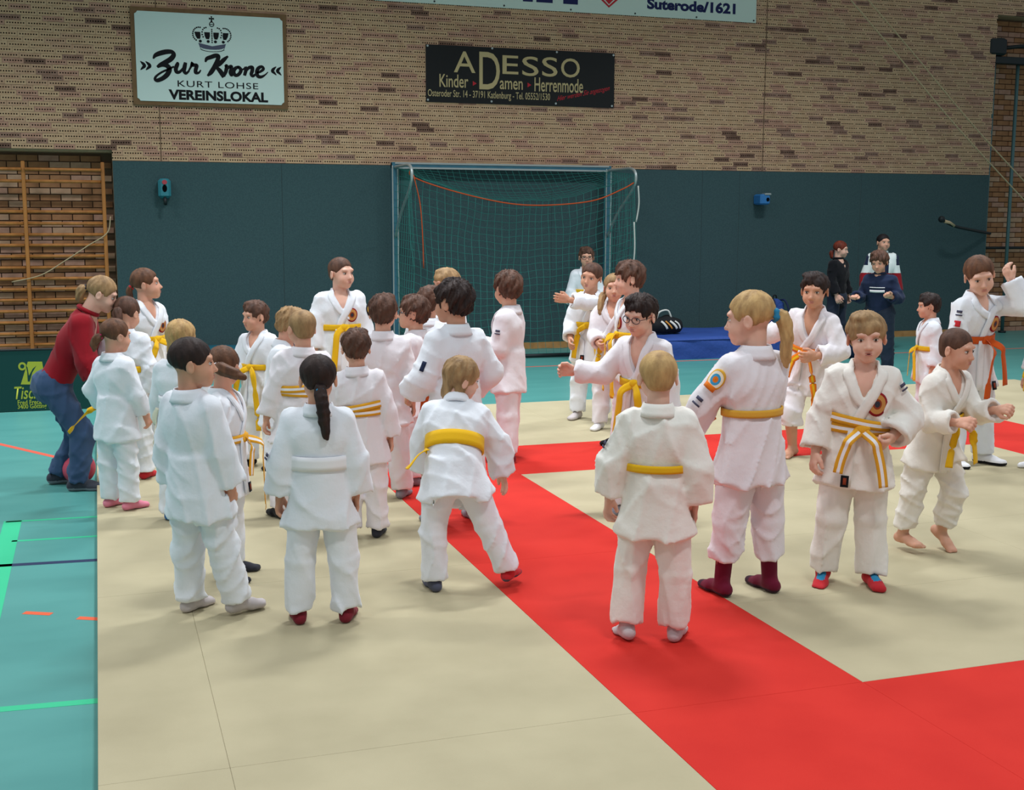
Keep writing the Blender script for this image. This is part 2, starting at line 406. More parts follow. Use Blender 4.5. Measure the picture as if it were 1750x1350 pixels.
def hand_shape(J, sd, h, s):
    """palm, four fingers and a thumb, in the frame of the forearm"""
    sg = 1 if sd == 'R' else -1
    d = J['df'+sd]; W_ = J['W'+sd]; ov = s.get('hand'+sd, {})
    if 'dir' in ov: q = ov['dir']; d = unit(J['Tw']@V(sg*q[0], q[1], q[2]))
    t = J['th'+sd]; t = unit(t-d*(t@d)); n = -sg*np.cross(d, t); u = .092*h   # hand length
    curl = ov.get('curl', 35)
    S = Shape(); pt = lambda a, b, c: W_+(d*a+t*b+n*c)*u
    S.add(p_cone(pt(-.35, 0, 0), pt(.05, 0, 0), .21*u, .2*u, n, .8), .01)
    S.add(p_cone(pt(.12, .1, 0), pt(.42, .13, 0), .17*u, .18*u, n, .62), .012)
    S.add(p_cone(pt(.12, -.1, 0), pt(.42, -.14, 0), .17*u, .15*u, n, .62), .012)
    for b, L in ((.25, .5), (.09, .56), (-.07, .52), (-.22, .42)):
        p = pt(.44, b, 0); a0 = math.radians(curl*.5); r = .078*u
        for k, fl in enumerate((.42, .34, .28)):
            a = a0+math.radians(curl)*k
            q = p+(d*math.cos(a)+n*math.sin(a)+t*b*.25)*L*fl*u
            S.add(p_cone(p, q, r, r*.92), .006 if k else .008); p = q; r *= .92
    p = pt(.1, .2, .04); q = pt(.34, .4, .14); e = pt(.56, .42, .26 if curl > 20 else .16)
    S.add(p_cone(p, q, .12*u, .09*u), .012); S.add(p_cone(q, e, .09*u, .075*u), .006)
    return S
def foot_prims(J, sd, h, r=0):
    A = J['A'+sd]; fd = J['fd'+sd]; up = unit(V(0, 0, 1)-fd*fd[2]); sole = A-up*.0*h
    sgn = 1 if sd == 'R' else -1; lat = np.cross(fd, up)*1
    P = lambda a, b, c: A+fd*a*h+up*c*h+lat*b*h
    return [p_cone(P(-.022, 0, -.02), P(.0, 0, -.018), .022*h+r, .023*h+r), p_cone(P(0, 0, -.012), P(.06, 0, -.024), .024*h+r, .02*h+r),
            p_cone(P(.055, -.008, -.027), P(.1, -.006, -.03), .019*h+r, .0155*h+r, up, .85), p_cone(P(.055, .008, -.027), P(.092, .012, -.03), .018*h+r, .0145*h+r, up, .85)], P
def build_head(J, s, vox):
    O, R_, hh = J['O'], J['HQ'], J['hh']; g = lambda x, y, z: O+R_@V(x, y, z)*hh
    e = lambda c, r: p_ell(g(*c), V(*r)*hh, R_)
    S = Shape(); k = hh
    S.add(e((0, -.06, .63), (.36, .40, .37)), .04*k)
    S.add(e((0, .10, .40), (.30, .31, .33)), .10*k)
    S.add(e((0, .15, .20), (.245, .23, .17)), .10*k)
    S.add(e((0, .275, .085), (.11, .10, .085)), .10*k)
    for sx in (-1, 1):
        S.add(e((sx*.165, .24, .30), (.125, .13, .13)), .08*k)
        S.add(e((sx*.13, .335, .60), (.11, .06, .05)), .07*k)
    S.add(p_cone(g(0, .37, .50), g(0, .435, .36), .030*k, .045*k), .05*k)
    S.add(e((0, .452, .335), (.052, .05, .042)), .03*k)
    for sx in (-1, 1): S.add(e((sx*.052, .41, .322), (.036, .04, .032)), .02*k)
    for sx in (-1, 1): S.cut(e((sx*.15, .43, .485), (.095, .085, .06)), .06*k)
    S.add(e((0, .365, .20), (.10, .05, .055)), .05*k)
    S.cut(p_cone(g(-.07, .43, .205), g(.07, .43, .205), .008*k, .008*k), .015*k)
    for sx in (-1, 1):
        Re = R_@rot((0, 0, 1), sx*-22)
        S.add(p_ell(g(sx*.375, -.05, .44), V(.035, .095, .14)*hh, Re), .02*k); S.cut(p_ell(g(sx*.415, -.03, .45), V(.022, .05, .08)*hh, Re), .02*k)
    N = J['N']; nr = s.get('neck', .036)*hh/s.get('hf', .17)
    S.add(p_cone(N-J['T'][:, 2]*.3*hh, g(0, -.10, .30), nr*1.12, nr), .07*k)
    parts = [S.mesh(vox)+(0,)]
    for sx in (-1, 1):
        parts.append(ball(g(sx*.15, .328, .488), V(.060, .045, .034)*hh, R_)+(1,))
        lx = s.get('look', 0)*.02
        parts.append(ball(g(sx*.15+lx, .353, .488), V(.031, .026, .034)*hh, R_, 10, 6)+(2,))
    for z, r, yy in ((.225, .02, .405), (.183, .026, .40)): parts.append(ball(g(0, yy, z), V(.078, .03, r*.75)*hh, R_)+(3,))
    if s.get('mouth') == 'open': parts.append(ball(g(0, .405, .203), V(.045, .03, .012)*hh, R_)+(4,))
    return parts, S
def hair_shape(J, s, seed):
    O, R_, hh = J['O'], J['HQ'], J['hh']; g = lambda x, y, z: O+R_@V(x, y, z)*hh; k = hh
    e = lambda c, r: p_ell(g(*c), V(*r)*hh, R_)
    st = s.get('hair', 'short'); S = Shape(); t = {'buzz': .02, 'short': .05, 'fringe': .06, 'thick': .08, 'pony': .035, 'braid': .035, 'bob': .06}[st]
    S.add(e((0, -.065, .635), (.36+t, .40+t, .37+t*.8)), .03*k)
    if st in ('short', 'thick', 'fringe'):
        S.add(e((0, -.22, .42), (.27+t*.6, .22+t*.6, .26)), .08*k)
        S.add(e((s.get('part', .1), .05, .93), (.24, .26, .09+t*.4)), .08*k)
    elif st == 'buzz': S.add(e((0, -.22, .42), (.28, .22, .25)), .08*k)
    if st == 'bob':
        for sx in (-1, 1): S.add(p_cone(g(sx*.30, -.10, .6), g(sx*.30, -.08, .12), .16*k, .13*k, R_[:, 0], .5), .08*k)
        S.add(p_cone(g(0, -.30, .55), g(0, -.30, .10), .26*k, .22*k, R_[:, 1], .6), .1*k)
    else: S.cut(p_half(g(0, 0, .17 if st != 'buzz' else .22), R_[:, 2]), .05*k) if st in ('short', 'thick', 'fringe', 'buzz') else None
    # the face stays free
    fz = {'fringe': .20, 'thick': .25, 'short': .30, 'buzz': .33, 'pony': .33, 'braid': .33, 'bob': .30}[st] if 'fz' not in s else s['fz']
    S.cut(e((0, .46, .36+.0), (.40 if st not in ('bob',) else .32, .36, fz+.06)), .05*k)
    if st in ('fringe', 'thick'): S.add(e((0, .255, .74), (.29, .12, .12)), .06*k)
    if st == 'short': S.add(e((s.get('part', .1)*.5, .25, .80), (.24, .10, .09)), .05*k)
    if st != 'bob':
        for sx in (-1, 1): S.cut(e((sx*.42, .02, .40), (.14, .17 if st != 'pony' else .12, .20 if st in ('short', 'fringe', 'thick') else .17)), .03*k)
    back = []
    if st == 'pony':
        S.cut(p_half(g(0, 0, .30), unit(R_[:, 2]*1.0+R_[:, 1]*.35)), .06*k)
    if st == 'braid':
        S.add(e((0, -.28, .38), (.26, .18, .2)), .08*k); S.cut(p_half(g(0, 0, .2), unit(R_[:, 2]+R_[:, 1]*.3)), .06*k)
    rg = np.random.RandomState(seed); ph = rg.uniform(0, 6.3, 6); c0 = g(0, -.12, .75)
    amp = {'buzz': .005, 'short': .034, 'fringe': .018, 'thick': .042, 'pony': .012, 'braid': .012, 'bob': .022}[st]*hh
    def disp(P):
        q = (P-c0)@R_/hh; az = np.arctan2(q[:, 0], q[:, 1]); r = np.sqrt(q[:, 0]**2+q[:, 1]**2)+q[:, 2]*.4
        sw = az+1.2*r*(1 if st in ('short', 'thick', 'fringe') else .1)
        return amp*(np.sin(sw*14+ph[0]+2*np.sin(q[:, 2]*7+ph[1]))*.5+np.sin(sw*31+ph[2]+2.5*np.sin(q[:, 2]*9+ph[3]))*.45+np.sin(q[:, 2]*16+sw*5+ph[4])*.4)
    S.disp = disp
    return S
def part(name, v, f, mats, parent, mi=None, smooth=True):
    return new_obj(name, np_mesh(name, v, f, mi, smooth), parent, mats)
def build_person(s):
    h, J, off, ang = place(s); w = s.get('w', 1.0); seed = s['seed']; near = PXM(off) > 240
    vx = .0096 if PXM(off) > 300 else (.0118 if near else .0150)
    root = bpy.data.objects.new('person', None); COL.objects.link(root); root.empty_display_size = .2
    root.location = off; root.rotation_euler = (0, 0, ang); root['label'] = s['label']; root['category'] = 'person'
    if 'group' in s: root['group'] = s['group']
    T, C, N = J['T'], J['C'], J['N']; t = lambda x, y, z: C+T@V(x, y, z)*h
    tl = J['tl']/h; gi = s.get('gi', True)
    # ---- body: one surface of trunk, neck, head, limbs, hands and feet
    B = Shape()
    B.add(p_cone(t(0, 0, -.005), t(0, 0, .14), .075*h*w, .07*h*w, T[:, 1], .72), .03)
    B.add(p_cone(t(-.04, 0, tl-.1), t(.04, 0, tl-.1), .075*h*w, .075*h*w, T[:, 1], .78), .05)
    B.add(p_cone(t(0, .012, tl-.07), N+T@V(0, 0, .01)*h, .052*h, .037*h), .04)
    for sd in 'RL':
        B.add(p_cone(t(0, 0, tl-.045), J['S'+sd], .036*h, .034*h), .03)
        B.add(p_cone(J['S'+sd], J['E'+sd], .034*h, .026*h), .02); B.add(p_cone(J['E'+sd], J['W'+sd], .026*h, .019*h), .01)
        B.add(p_cone(J['H'+sd], J['K'+sd], .055*h*w, .036*h), .03); B.add(p_cone(J['K'+sd], J['A'+sd], .037*h, .023*h), .01)
        for q in foot_prims(J, sd, h)[0]: B.add(q, .012)
    B.inter(p_half(V(0, 0, .002), V(0, 0, -1)), .002)
    parts = [B.mesh(.018)+(0,)]
    hv = .0054 if near else .0078
    hp, HS = build_head(J, s, hv); parts += hp
    for sd in 'RL':
        if s.get('nohand'+sd): continue
        parts.append(hand_shape(J, sd, h, s).mesh(.0048 if near else .0070)+(0,))
    barefoot = s.get('sock') is None
    if barefoot:
        for sd in 'RL':
            fs, P = foot_prims(J, sd, h, .0015); fp = Shape()
            for q in fs: fp.add(q, .012)
            fp.add(p_cone(J['A'+sd], J['A'+sd]+unit(J['K'+sd]-J['A'+sd])*.06*h, .024*h, .025*h), .012)
            for i, b in enumerate((-.02, -.009, .001, .01, .018)):
                x0 = .105-.006*abs(i-1); b = b if sd == 'R' else -b
                fp.add(p_cone(P(x0-.015, b, -.033), P(x0+.014-.003*i, b*1.15, -.036), .0085*h if i == 0 else .0065*h, .0075*h if i == 0 else .0058*h), .006)
            fp.inter(p_half(V(0, 0, .0015), V(0, 0, -1)), .002); parts.append(fp.mesh(.005)+(0,))
    v, f, mi = join(parts)
    part('body', v, f, (MAT(s.get('skin', 'skin')), MAT('eye_white'), MAT('iris_'+s.get('eyes', 'brown')), MAT('lips'), MAT('mouth_dark')), root, mi)
    # ---- hair
    hm = MAT('hair_'+s.get('hcol', 'brown')); HSh = hair_shape(J, s, seed)
    O, R_, hh = J['O'], J['HQ'], J['hh']; g = lambda x, y, z: O+R_@V(x, y, z)*hh
    BR = []
    hparts = [HSh.mesh(.0062 if near else .0082)+(0,)]
    for sx in (-1, 1):
        q = catmull([g(sx*.075, .368, .575), g(sx*.15, .372, .60), g(sx*.23, .325, .58)], 6)
        brow = tube(q, np.array([.006, .009, .010, .009, .007, .004])*hh, 6); BR.append(brow)
        q = catmull([g(sx*.085, .355, .503), g(sx*.15, .386, .522), g(sx*.215, .335, .503)], 5); BR.append(tube(q, .006*hh, 4))
    v, f, mi = join(hparts); ho = part('hair', v, f, (hm,), root)
    for i_, (q0, q1) in enumerate(BR): part('eyebrow' if i_ % 2 == 0 else 'eyelash', q0, q1, (hm,), ho)
    if 'tail' in s:   # ponytail or plait: points in head units, then radii
        tp = [g(*p) for p in s['tail']['pts']]; m = 26; q = catmull(tp, m); TS = Shape(); tr = s['tail'].get('r', .10)*hh; kind = s['tail'].get('kind', 'tail')
        u = np.linspace(0, 1, m)
        if kind == 'plait':
            hang = .78
            rr = tr*np.where(u < hang, .50+.55*np.abs(np.cos(u*np.pi*6.5)), 0)
            for i in range(m-1):
                if u[i] < hang:
                    sdv = np.cross(unit(q[i+1]-q[i]), R_[:, 1])*tr*.35*np.sin(u[i]*np.pi*13)
                    TS.add(p_cone(q[i]+sdv, q[i+1]+sdv, rr[i], rr[i+1] if rr[i+1] > 0 else tr*.4), .008)
                else: TS.add(p_cone(q[i], q[i+1], tr*(.5+2.2*(u[i]-hang)*(1.05-u[i])/.05*.2), tr*.5), .01)
            TS.add(p_cone(q[int(m*.8)], q[-1], tr*.7, tr*.35), .01)
        else:
            prof = np.interp(u, [0, .08, .3, .75, 1], [.45, .6, 1, .8, .15])*tr
            for i in range(m-1): TS.add(p_cone(q[i], q[i+1], prof[i], prof[i+1]), .01)
        rg = np.random.RandomState(seed+5); ph = rg.uniform(0, 6, 4); axd = unit(q[-1]-q[0]); b1 = unit(np.cross(axd, (0.3, .5, .8))); b2 = np.cross(axd, b1)
        TS.disp = lambda P: .0022*np.sin(P@b1*260+ph[0]+1.5*np.sin(P@axd*40+ph[1]))+.0022*np.sin(P@b2*240+ph[2]+1.5*np.sin(P@axd*35+ph[3]))
        tv, tf = TS.mesh(.0062)
        part('plait' if kind == 'plait' else 'ponytail', tv, tf, (hm,), ho)
        if 'tie' in s['tail']:
            i0 = 2; ax_ = unit(q[i0+1]-q[i0]); a1 = unit(np.cross(ax_, (.2, .9, .3))); b1_ = np.cross(ax_, a1); an = np.arange(18)*2*np.pi/18
            ring = q[i0]+(np.cos(an)[:, None]*a1+np.sin(an)[:, None]*b1_)*tr*.62
            rv, rf = tube(ring, s['tail'].get('tier', .04)*hh*(1+.25*np.sin(an*5)), 7, True); part('hair_tie', rv, rf, (MAT('cloth_'+s['tail']['tie']),), ho)
            if kind == 'plait':
                i1 = int(m*.77); ring = q[i1]+(np.cos(an)[:, None]*a1+np.sin(an)[:, None]*b1_)*tr*.5
                rv, rf = tube(ring, .03*hh, 6, True); part('hair_tie', rv, rf, (MAT('cloth_'+s['tail']['tie']),), ho)
    if s.get('glasses'):
        gp = []
        for sx in (-1, 1):
            an = np.arange(20)*2*np.pi/20
            ring = [g(sx*.155+.115*math.cos(a)*1.0, .425-.03*abs(math.cos(a))*(1 if math.cos(a)*sx > 0 else 0), .475+.085*math.sin(a)) for a in an]
            gp.append(tube(ring, .010*hh, 5, True)+(0,))
            gp.append(tube([g(sx*.265, .40, .49), g(sx*.36, .22, .49), g(sx*.385, -.02, .49), g(sx*.39, -.08, .45)], .009*hh, 5)+(0,))
        gp.append(tube([g(-.045, .43, .49), g(0, .455, .50), g(.045, .43, .49)], .010*hh, 5)+(0,))
        v, f, mi = join(gp); part('glasses', v, f, (MAT('metal_dark'),), root)
    # ---- legwear
    sk_l = s.get('skirt', .115); sk_dn = unit(-T[:, 2]*.9+(unit(J['KR']-J['C'])+unit(J['KL']-J['C']))/2)
    tr_m = s.get('trousers', 'gi'); lw = s.get('legw', .92); TR = Shape(); hem = s.get('hem', .04)
    TR.add(p_ell(C+V(0, -.005*h, .0), V(.105*w, .085, .085)*h), .02)
    for sd in 'RL':
        Hp, K, A = J['H'+sd], J['K'+sd], J['A'+sd]; sgn = 1 if sd == 'R' else -1
        r0, r1, r2 = (.074*w*lw*h, .060*lw*h, s.get('cuff', .058)*lw*h)
        kb = K-V(0, .004*h, 0)
        TR.add(p_cone(Hp+V(0, 0, .015*h), kb, r0, r1), .022)
        dn = unit(A-K); E_ = A-dn*(hem-.035)*h
        TR.add(p_fcone(kb, E_, r1, r2), .014)
        TR.add(p_ell(K, (r1, r1, r1)), .01)
    TRn = Shape(); TRn.ops = list(TR.ops)
    TR.wrinkle(wrinkles(seed*3+1, s.get('wr', .013), 25, 5))
    for sd in 'RL':
        K, A = J['K'+sd], J['A'+sd]; dn = unit(A-K); E_ = A-dn*(hem-.035)*h; r2 = s.get('cuff', .058)*lw*h
        TR.cut(p_fcone(E_-dn*.03*h, E_+dn*.05*h, r2-.021, r2-.020), .004)
    TR.inter(p_half(V(0, 0, .004), V(0, 0, -1)), .004)
    if gi: TR.inter(p_half(C+sk_dn*(sk_l-.055)*h, -sk_dn), .004)
    v, f = TR.mesh(vx); part('trousers', v, f, (MAT('cloth_'+tr_m if tr_m != 'gi' else 'gi_'+s.get('tint', 'cool')),), root)
    # ---- socks or shoes
    if not barefoot:
        for sd in 'RL':
            if s.get('foothide') == sd: continue
            fs, P = foot_prims(J, sd, h, s.get('sockr', .003)); FS = Shape()
            for q in fs: FS.add(q, .012)
            top_ = s.get('sockh', .06)
            FS.add(p_fcone(J['A'+sd]-V(0, 0, .01*h), J['A'+sd]+unit(J['K'+sd]-J['A'+sd])*top_*h, .026*h, .029*h), .012)
            FS.inter(p_half(V(0, 0, .0015), V(0, 0, -1)), .002)
            sv, sf = FS.mesh(.0080 if near else .0105); col = s.get('sock'+sd, s['sock']); mats = [MAT('cloth_'+col)]; mi = None
            if 'sole' in s:
                mats.append(MAT('cloth_'+s['sole'])); cz = sv[sf].mean(1)[:, 2]; mi = (cz < J['A'+sd][2]-.028*h).astype(int)
                if s.get('toe'): mi = np.maximum(mi, ((sv[sf].mean(1)-J['A'+sd])@J['fd'+sd] > .085*h).astype(int))
            if 'sock2' in s:
                mats.append(MAT('cloth_'+s['sock2'])); q = (sv[sf].mean(1)-J['A'+sd]); a_ = q@J['fd'+sd]; mi = ((a_ > .0*h) & (a_ < .075*h) & (q[:, 2] > -.022*h) & (np.abs(q@np.cross(J['fd'+sd], V(0, 0, 1))) < .015*h)).astype(int)
            part(s.get('footwear', 'sock'), sv, sf, mats, root, mi)
    # ---- jacket
    JK = Shape(); b = s.get('bulk', 1.0); fl = .74
    bz = s.get('beltz', .128)     # belt height above the hip joint line
    if gi:
        JK.add(p_cone(t(0, 0, .04), t(0, 0, bz+.02), .100*h*w*b, .098*h*w*b, T[:, 1], fl), .03)
    else:
        JK.add(p_cone(t(0, 0, s.get('jhem', -.02)), t(0, 0, bz+.02), .098*h*w*b, .092*h*w*b, T[:, 1], fl), .03)
    JK.add(p_cone(t(-.022, .002, bz+.085), t(.022, .002, bz+.085), .094*h*w*b, .094*h*w*b, T[:, 1], fl*1.05), .05)
    JK.add(p_cone(t(-.04, 0, tl-.095), t(.04, 0, tl-.095), .082*h*w*b, .082*h*w*b, T[:, 1], .80), .05)
    if gi:  # skirt of the jacket: follows trunk and thighs
        th = (unit(J['KR']-J['C'])+unit(J['KL']-J['C']))/2; dn = unit(-T[:, 2]*.9+th); sl = s.get('skirt', .115)
        JK.add(p_fcone(t(0, 0, bz-.02), C+dn*sl*h, .100*h*w*b, .124*h*w*b*s.get('flare', 1), unit(T[:, 1]-dn*(T[:, 1]@dn)), .80), .03)
        for sd in 'RL':
            d_ = unit(J['K'+sd]-J['H'+sd]); JK.add(p_fcone(J['H'+sd]-d_*.07*h, J['H'+sd]+d_*(sl-.005)*h, .045*h*w, .084*h*w*b), .03)
        ec = C+dn*sl*h
        JK.cut(p_fcone(ec-dn*.022*h, ec+dn*.06*h, .098*h*w*b, .112*h*w*b, unit(T[:, 1]-dn*(T[:, 1]@dn)), .72), .006)
        for sx in (-1, 1):
            q0 = ec+T@V(sx*.115*w, -.01, 0)*h; JK.cut(p_cone(q0+dn*.03*h, q0-dn*.05*h, .010*h, .002*h), .004)
    # collar at the neck
    JK.add(p_cone(N+T@V(0, -.006, -.05)*h, N+T@V(0, -.010, -.028)*h, .056*h, .050*h), .03)
    slv = s.get('sleeve', .86); sw = s.get('sw', .052)
    for sd in 'RL':
        S_, E_, W_ = J['S'+sd], J['E'+sd], J['W'+sd]; df = J['df'+sd]
        ss = s.get('sleeve'+sd, slv)
        JK.add(p_cone(N+T@V(0, 0, -.050)*h, S_, .046*h, .046*h*b), .03)
        Cf = E_+df*.135*h*ss
        JK.add(p_cone(S_-V(0, 0, .006*h), E_, .047*h*b, sw*h*.95), .014)
        JK.add(p_cone(E_, E_+df*.02*h, sw*h*.95, sw*h*.95), .008)
        JK.add(p_fcone(E_, Cf, sw*h*.95, sw*h*s.get('cufff', 1.0)), .008)
        arm_c = (Cf, df, sw*h*s.get('cufff', 1.0))
        JK.cut(p_fcone(Cf-df*.025*h, Cf+df*.06*h, arm_c[2]-max(.020, 2.2*vx), arm_c[2]-max(.020, 2.2*vx)), .004)
    # neck opening
    F_ = T[:, 1]; vd = s.get('vneck', .10); nr = .036*h
    JK.cut(p_cone(N-T[:, 2]*.01*h, N+T[:, 2]*.12*h+F_*.01*h, .040*h, .047*h), .006)
    if gi and vd > 0:
        JK.cut(p_wedge(t(0, .028, tl-vd), T, math.degrees(math.atan2(.05, vd+.01)), .05*h), .006)
    JN = Shape(); JN.ops = list(JK.ops)
    nu_ = [i for i, q in enumerate(JK.ops) if q[0] == 'u'][-1]
    JK.ops = [q for q in JK.ops if q[0] == 'u']+[('d', wrinkles(seed*3+2, s.get('wr', .0125), 25, 5), 0)]+[q for q in JK.ops if q[0] != 'u']
    jm = MAT('gi_'+s.get('tint', 'cool')) if gi else MAT('cloth_'+s['top_col'])
    v, f = JK.mesh(vx); mats = [jm]; mi = None
    if 'jacket_paint' in s: mats, mi = s['jacket_paint'](v[f].mean(1), J, h, jm)
    jk = part('jacket' if gi else s.get('top_name', 'sweater'), v, f, mats, root, mi)
    full = Shape(); full.ops = JN.ops+[q for q in TRn.ops if q[0] == 'u']
    lapm = jm
    if gi:   # lapel band: neck, chest, crossing over to the belt
        JU = Shape(); JU.ops = [q for q in JN.ops if q[0] == 'u']
        xe = .028
        left = [t(-.012, -.060, tl+.004), t(-.034, -.044, tl+.008), t(-.050, .0, tl+.0), t(-.060, .05, tl-.022), t(-.052, .08, tl-.042), t(-.024, .10, tl-vd*.92), t(xe*.3, .10, (tl-vd+bz)/2), t(xe, .10, bz)]
        if s.get('skirt_lap', True): left += [t(xe*1.25, .10, bz-.06), C+T@V(xe*1.4, .1, 0)*h+dn*(sl-.01)*h]
        right = [t(.012, -.060, tl+.004), t(.034, -.044, tl+.008), t(.050, .0, tl+.0), t(.060, .05, tl-.022), t(.052, .08, tl-.042), t(.024, .10, tl-vd*.92), t(-.008, .10, tl-vd*1.15)]
        q = catmull(left[::-1]+right, 70); cols = 3; offs = np.linspace(.010, .003, 70)
        P_, N1 = JU.project(q, offs); tg = np.gradient(P_, axis=0); b_ = np.cross(tg, N1); b_ /= np.linalg.norm(b_, axis=1, keepdims=True)+1e-9
        rows_ = np.stack([P_+b_*.036*h*(e_-.5) for e_ in np.linspace(0, 1, cols+1)], 1)
        Rq, Nq = JU.project(rows_.reshape(-1, 3), np.repeat(offs, cols+1), 4); Rq = Rq.reshape(rows_.shape); Nq = Nq.reshape(rows_.shape)
        loc = (q-N)@T/h; wt = np.clip((.045-loc[:, 1])/.04, 0, 1)*np.clip((loc[:, 2]+.06)/.03, 0, 1); wt = (wt*wt*(3-2*wt))[:, None, None]
        az = np.arctan2(loc[:, 0], loc[:, 1]+.004)
        ex = np.stack([N+((np.sin(az)[:, None]*T[:, 0]+np.cos(az)[:, None]*T[:, 1])*(.046+.017*e_)+T[:, 2]*(.020-.044*e_)-T[:, 1]*.008)*h for e_ in np.linspace(0, 1, cols+1)], 1)
        en = np.repeat((np.sin(az)[:, None]*T[:, 0]+np.cos(az)[:, None]*T[:, 1]+.3*T[:, 2])[:, None], cols+1, 1)
        Rq = Rq*(1-wt)+ex*wt; Nq = Nq*(1-wt)+en*wt; bv, bf, bm = strip(Rq, Nq, .0045)
        if s.get('lapel', True): part('lapel', bv, bf, (lapm,), jk)
    else:   # ribbed collar
        an = np.arange(24)*2*np.pi/24; ring = [N+T@V(.043*math.cos(a), -.006+.043*math.sin(a), .012)*h for a in an]
        cv, cf = tube(ring, .010*h, 6, True); part('collar', cv, cf, mats[:1], jk)
    # ---- belt
    bc = s.get('belt')
    if bc:
        bw = s.get('beltw', .034)*h; n = 44; an = np.arange(n)*2*np.pi/n
        # ring around the waist, found on the jacket surface from the inside
        dirs = np.cos(an)[:, None]*T[:, 0]+np.sin(an)[:, None]*T[:, 1]
        tilt = s.get('belttilt', .0); cen = t(0, 0, bz)
        rad = np.full(n, .05*h)
        trunk = Shape(); trunk.ops = [q for q in JN.ops[:3]]+[q for q in JN.ops if False]
        P0 = cen+dirs*rad[:, None]
        for _ in range(40):
            d = trunk.ev(cen+dirs*rad[:, None]); rad = rad-d*.7
        sag = (-.012*h*np.sin(an)*tilt)[:, None]*T[:, 2]
        ring = cen+dirs*(rad+.011)[:, None]+sag
        N_ = np.repeat(dirs[:, None], 4, 1)
        rows = np.stack([ring+T[:, 2]*bw*(q-.5) for q in np.linspace(0, 1, 4)], 1)
        ringk = s.get('ring', True)
        if ringk is True: bv, bf, bm = strip(rows, N_, .006, True)
        else:
            k0 = np.argsort(np.abs((an-math.pi/2+s.get('ringc', 0)+math.pi) % (2*math.pi)-math.pi))[:ringk]; k0 = np.array(sorted(k0, key=lambda q_: (an[q_]-math.pi/2+s.get('ringc', 0)+math.pi) % (2*math.pi)))
            bv, bf, bm = strip(rows[k0], N_[k0], .006, False)
        m1, m2 = BELT[bc]; mats = (MAT('cloth_'+m1), MAT('cloth_'+m2)); stripe = lambda q: (np.asarray(q) == 1).astype(int)
        bo = part('belt', bv, bf, mats, root, stripe(bm))
        if s.get('double'):
            rows2 = rows+N_*.008+T[:, 2]*bw*.75+(np.cos(an)*.012*h)[:, None, None]*T[:, 2]
            bv, bf, bm = strip(rows2, N_, .005, True); part('belt_turn', bv, bf, mats, bo, stripe(bm))
        if s.get('knot', True):
            ka = s.get('knotx', 0); a0 = math.pi/2-ka; kd = math.cos(a0)*T[:, 0]+math.sin(a0)*T[:, 1]; ks = np.cross(T[:, 2], kd)
            rr = np.interp(a0 % (2*np.pi), np.append(an, 2*np.pi), np.append(rad, rad[0])); kc = cen+kd*(rr+.016)
            K_ = Shape(); K_.add(p_ell(kc, V(.026*h, .013*h, .021*h), np.stack([ks, kd, T[:, 2]], 1)), .01)
            K_.add(p_cone(kc-ks*.02*h-T[:, 2]*.008*h, kc+ks*.02*h+T[:, 2]*.008*h, .011*h, .011*h), .006); K_.disp = wrinkles(seed+9, .002, 120, 4)
            kv, kf = K_.mesh(.005); part('knot', kv, kf, mats[:1], bo)
            for sx, L, fw in s.get('tails', ((1, .20, .02), (-1, .18, .02))):
                pth = [kc, kc+(ks*sx*.045+kd*(.012+fw)-T[:, 2]*.03)*h]; q = pth[-1]
                for k_ in range(5): q = q+(ks*sx*.010*(1-k_*.15)+V(0, 0, -1)*L/5)*h; pth.append(q)
                q = catmull(pth, 22)
                bv, bf, bm = surf_band(full, q, bw, .003, .010, 3, False, None, True)
                part('belt_tail', bv, bf, mats, bo, stripe(bm))
    if 'ribbon' in s:
        col, jn, pts = s['ribbon']; q = catmull([J[jn]+V(*p)*h for p in pts], 18); bv, bf, bm = surf_band(full, q, .034*h, .003, .010, 2, False, None, True); part('belt_end', bv, bf, (MAT('cloth_'+col),), root)
    # ---- patches
    for kind, sd, prm in s.get('patch', ()):
        if kind == 'emblem':
            r = prm.get('r', .034)*h; c = t(prm.get('x', -.052), .12, prm.get('z', tl-.125))
            dv, df_, dm = surf_disc(JN, c, T[:, 2], r, (.26, .42, .8, 1), off=.011, asp=1.18)
            part('emblem_patch', dv, df_, (MAT('cloth_darkgrey'), MAT('cloth_rust'), MAT('cloth_emblem_tan'), MAT('cloth_emblem_red')), jk, dm)
        elif kind in ('badge', 'logo', 'shoulder'):
            S_, E_ = J['S'+sd], J['E'+sd]; sg = 1 if sd == 'R' else -1; u = prm.get('u', .45); o = prm.get('dir', (1, 0, .2))
            c = S_+(E_-S_)*u+J['Tw']@V(sg*o[0], o[1], o[2])*.075*h; upv = unit(S_-E_)
            if kind == 'badge':
                dv, df_, dm = surf_disc(JN, c, upv, prm.get('r', .034)*h, (.3, .55, .82, 1), off=.009, asp=1.05)
                part('badge_patch', dv, df_, [MAT('cloth_'+q) for q in prm.get('cols', ('orange', 'sky', 'cream', 'gold'))], jk, dm)
                if prm.get('scroll', True): dv, df_, dm = surf_rect(JN, c-upv*.03*h, upv, .045*h, .018*h, 3, 2, .012); part('badge_scroll', dv, df_, (MAT('cloth_orange'),), jk)
            elif kind == 'logo':
                for q, (lw_, lh_) in enumerate(((.026, .011), (.032, .006))):
                    dv, df_, dm = surf_rect(JN, c-upv*q*.015*h, upv, lw_*h, lh_*h, 2, 2, .009); part('logo_print', dv, df_, (MAT('print_dark'),), jk)
            else:
                dv, df_, dm = surf_rect(JN, c, upv, prm.get('sw', .034)*h, prm.get('sh', .07)*h, 3, 4, .009); part('shoulder_patch', dv, df_, (MAT('cloth_'+prm.get('col', 'gold_black')),), jk)
        elif kind == 'label':
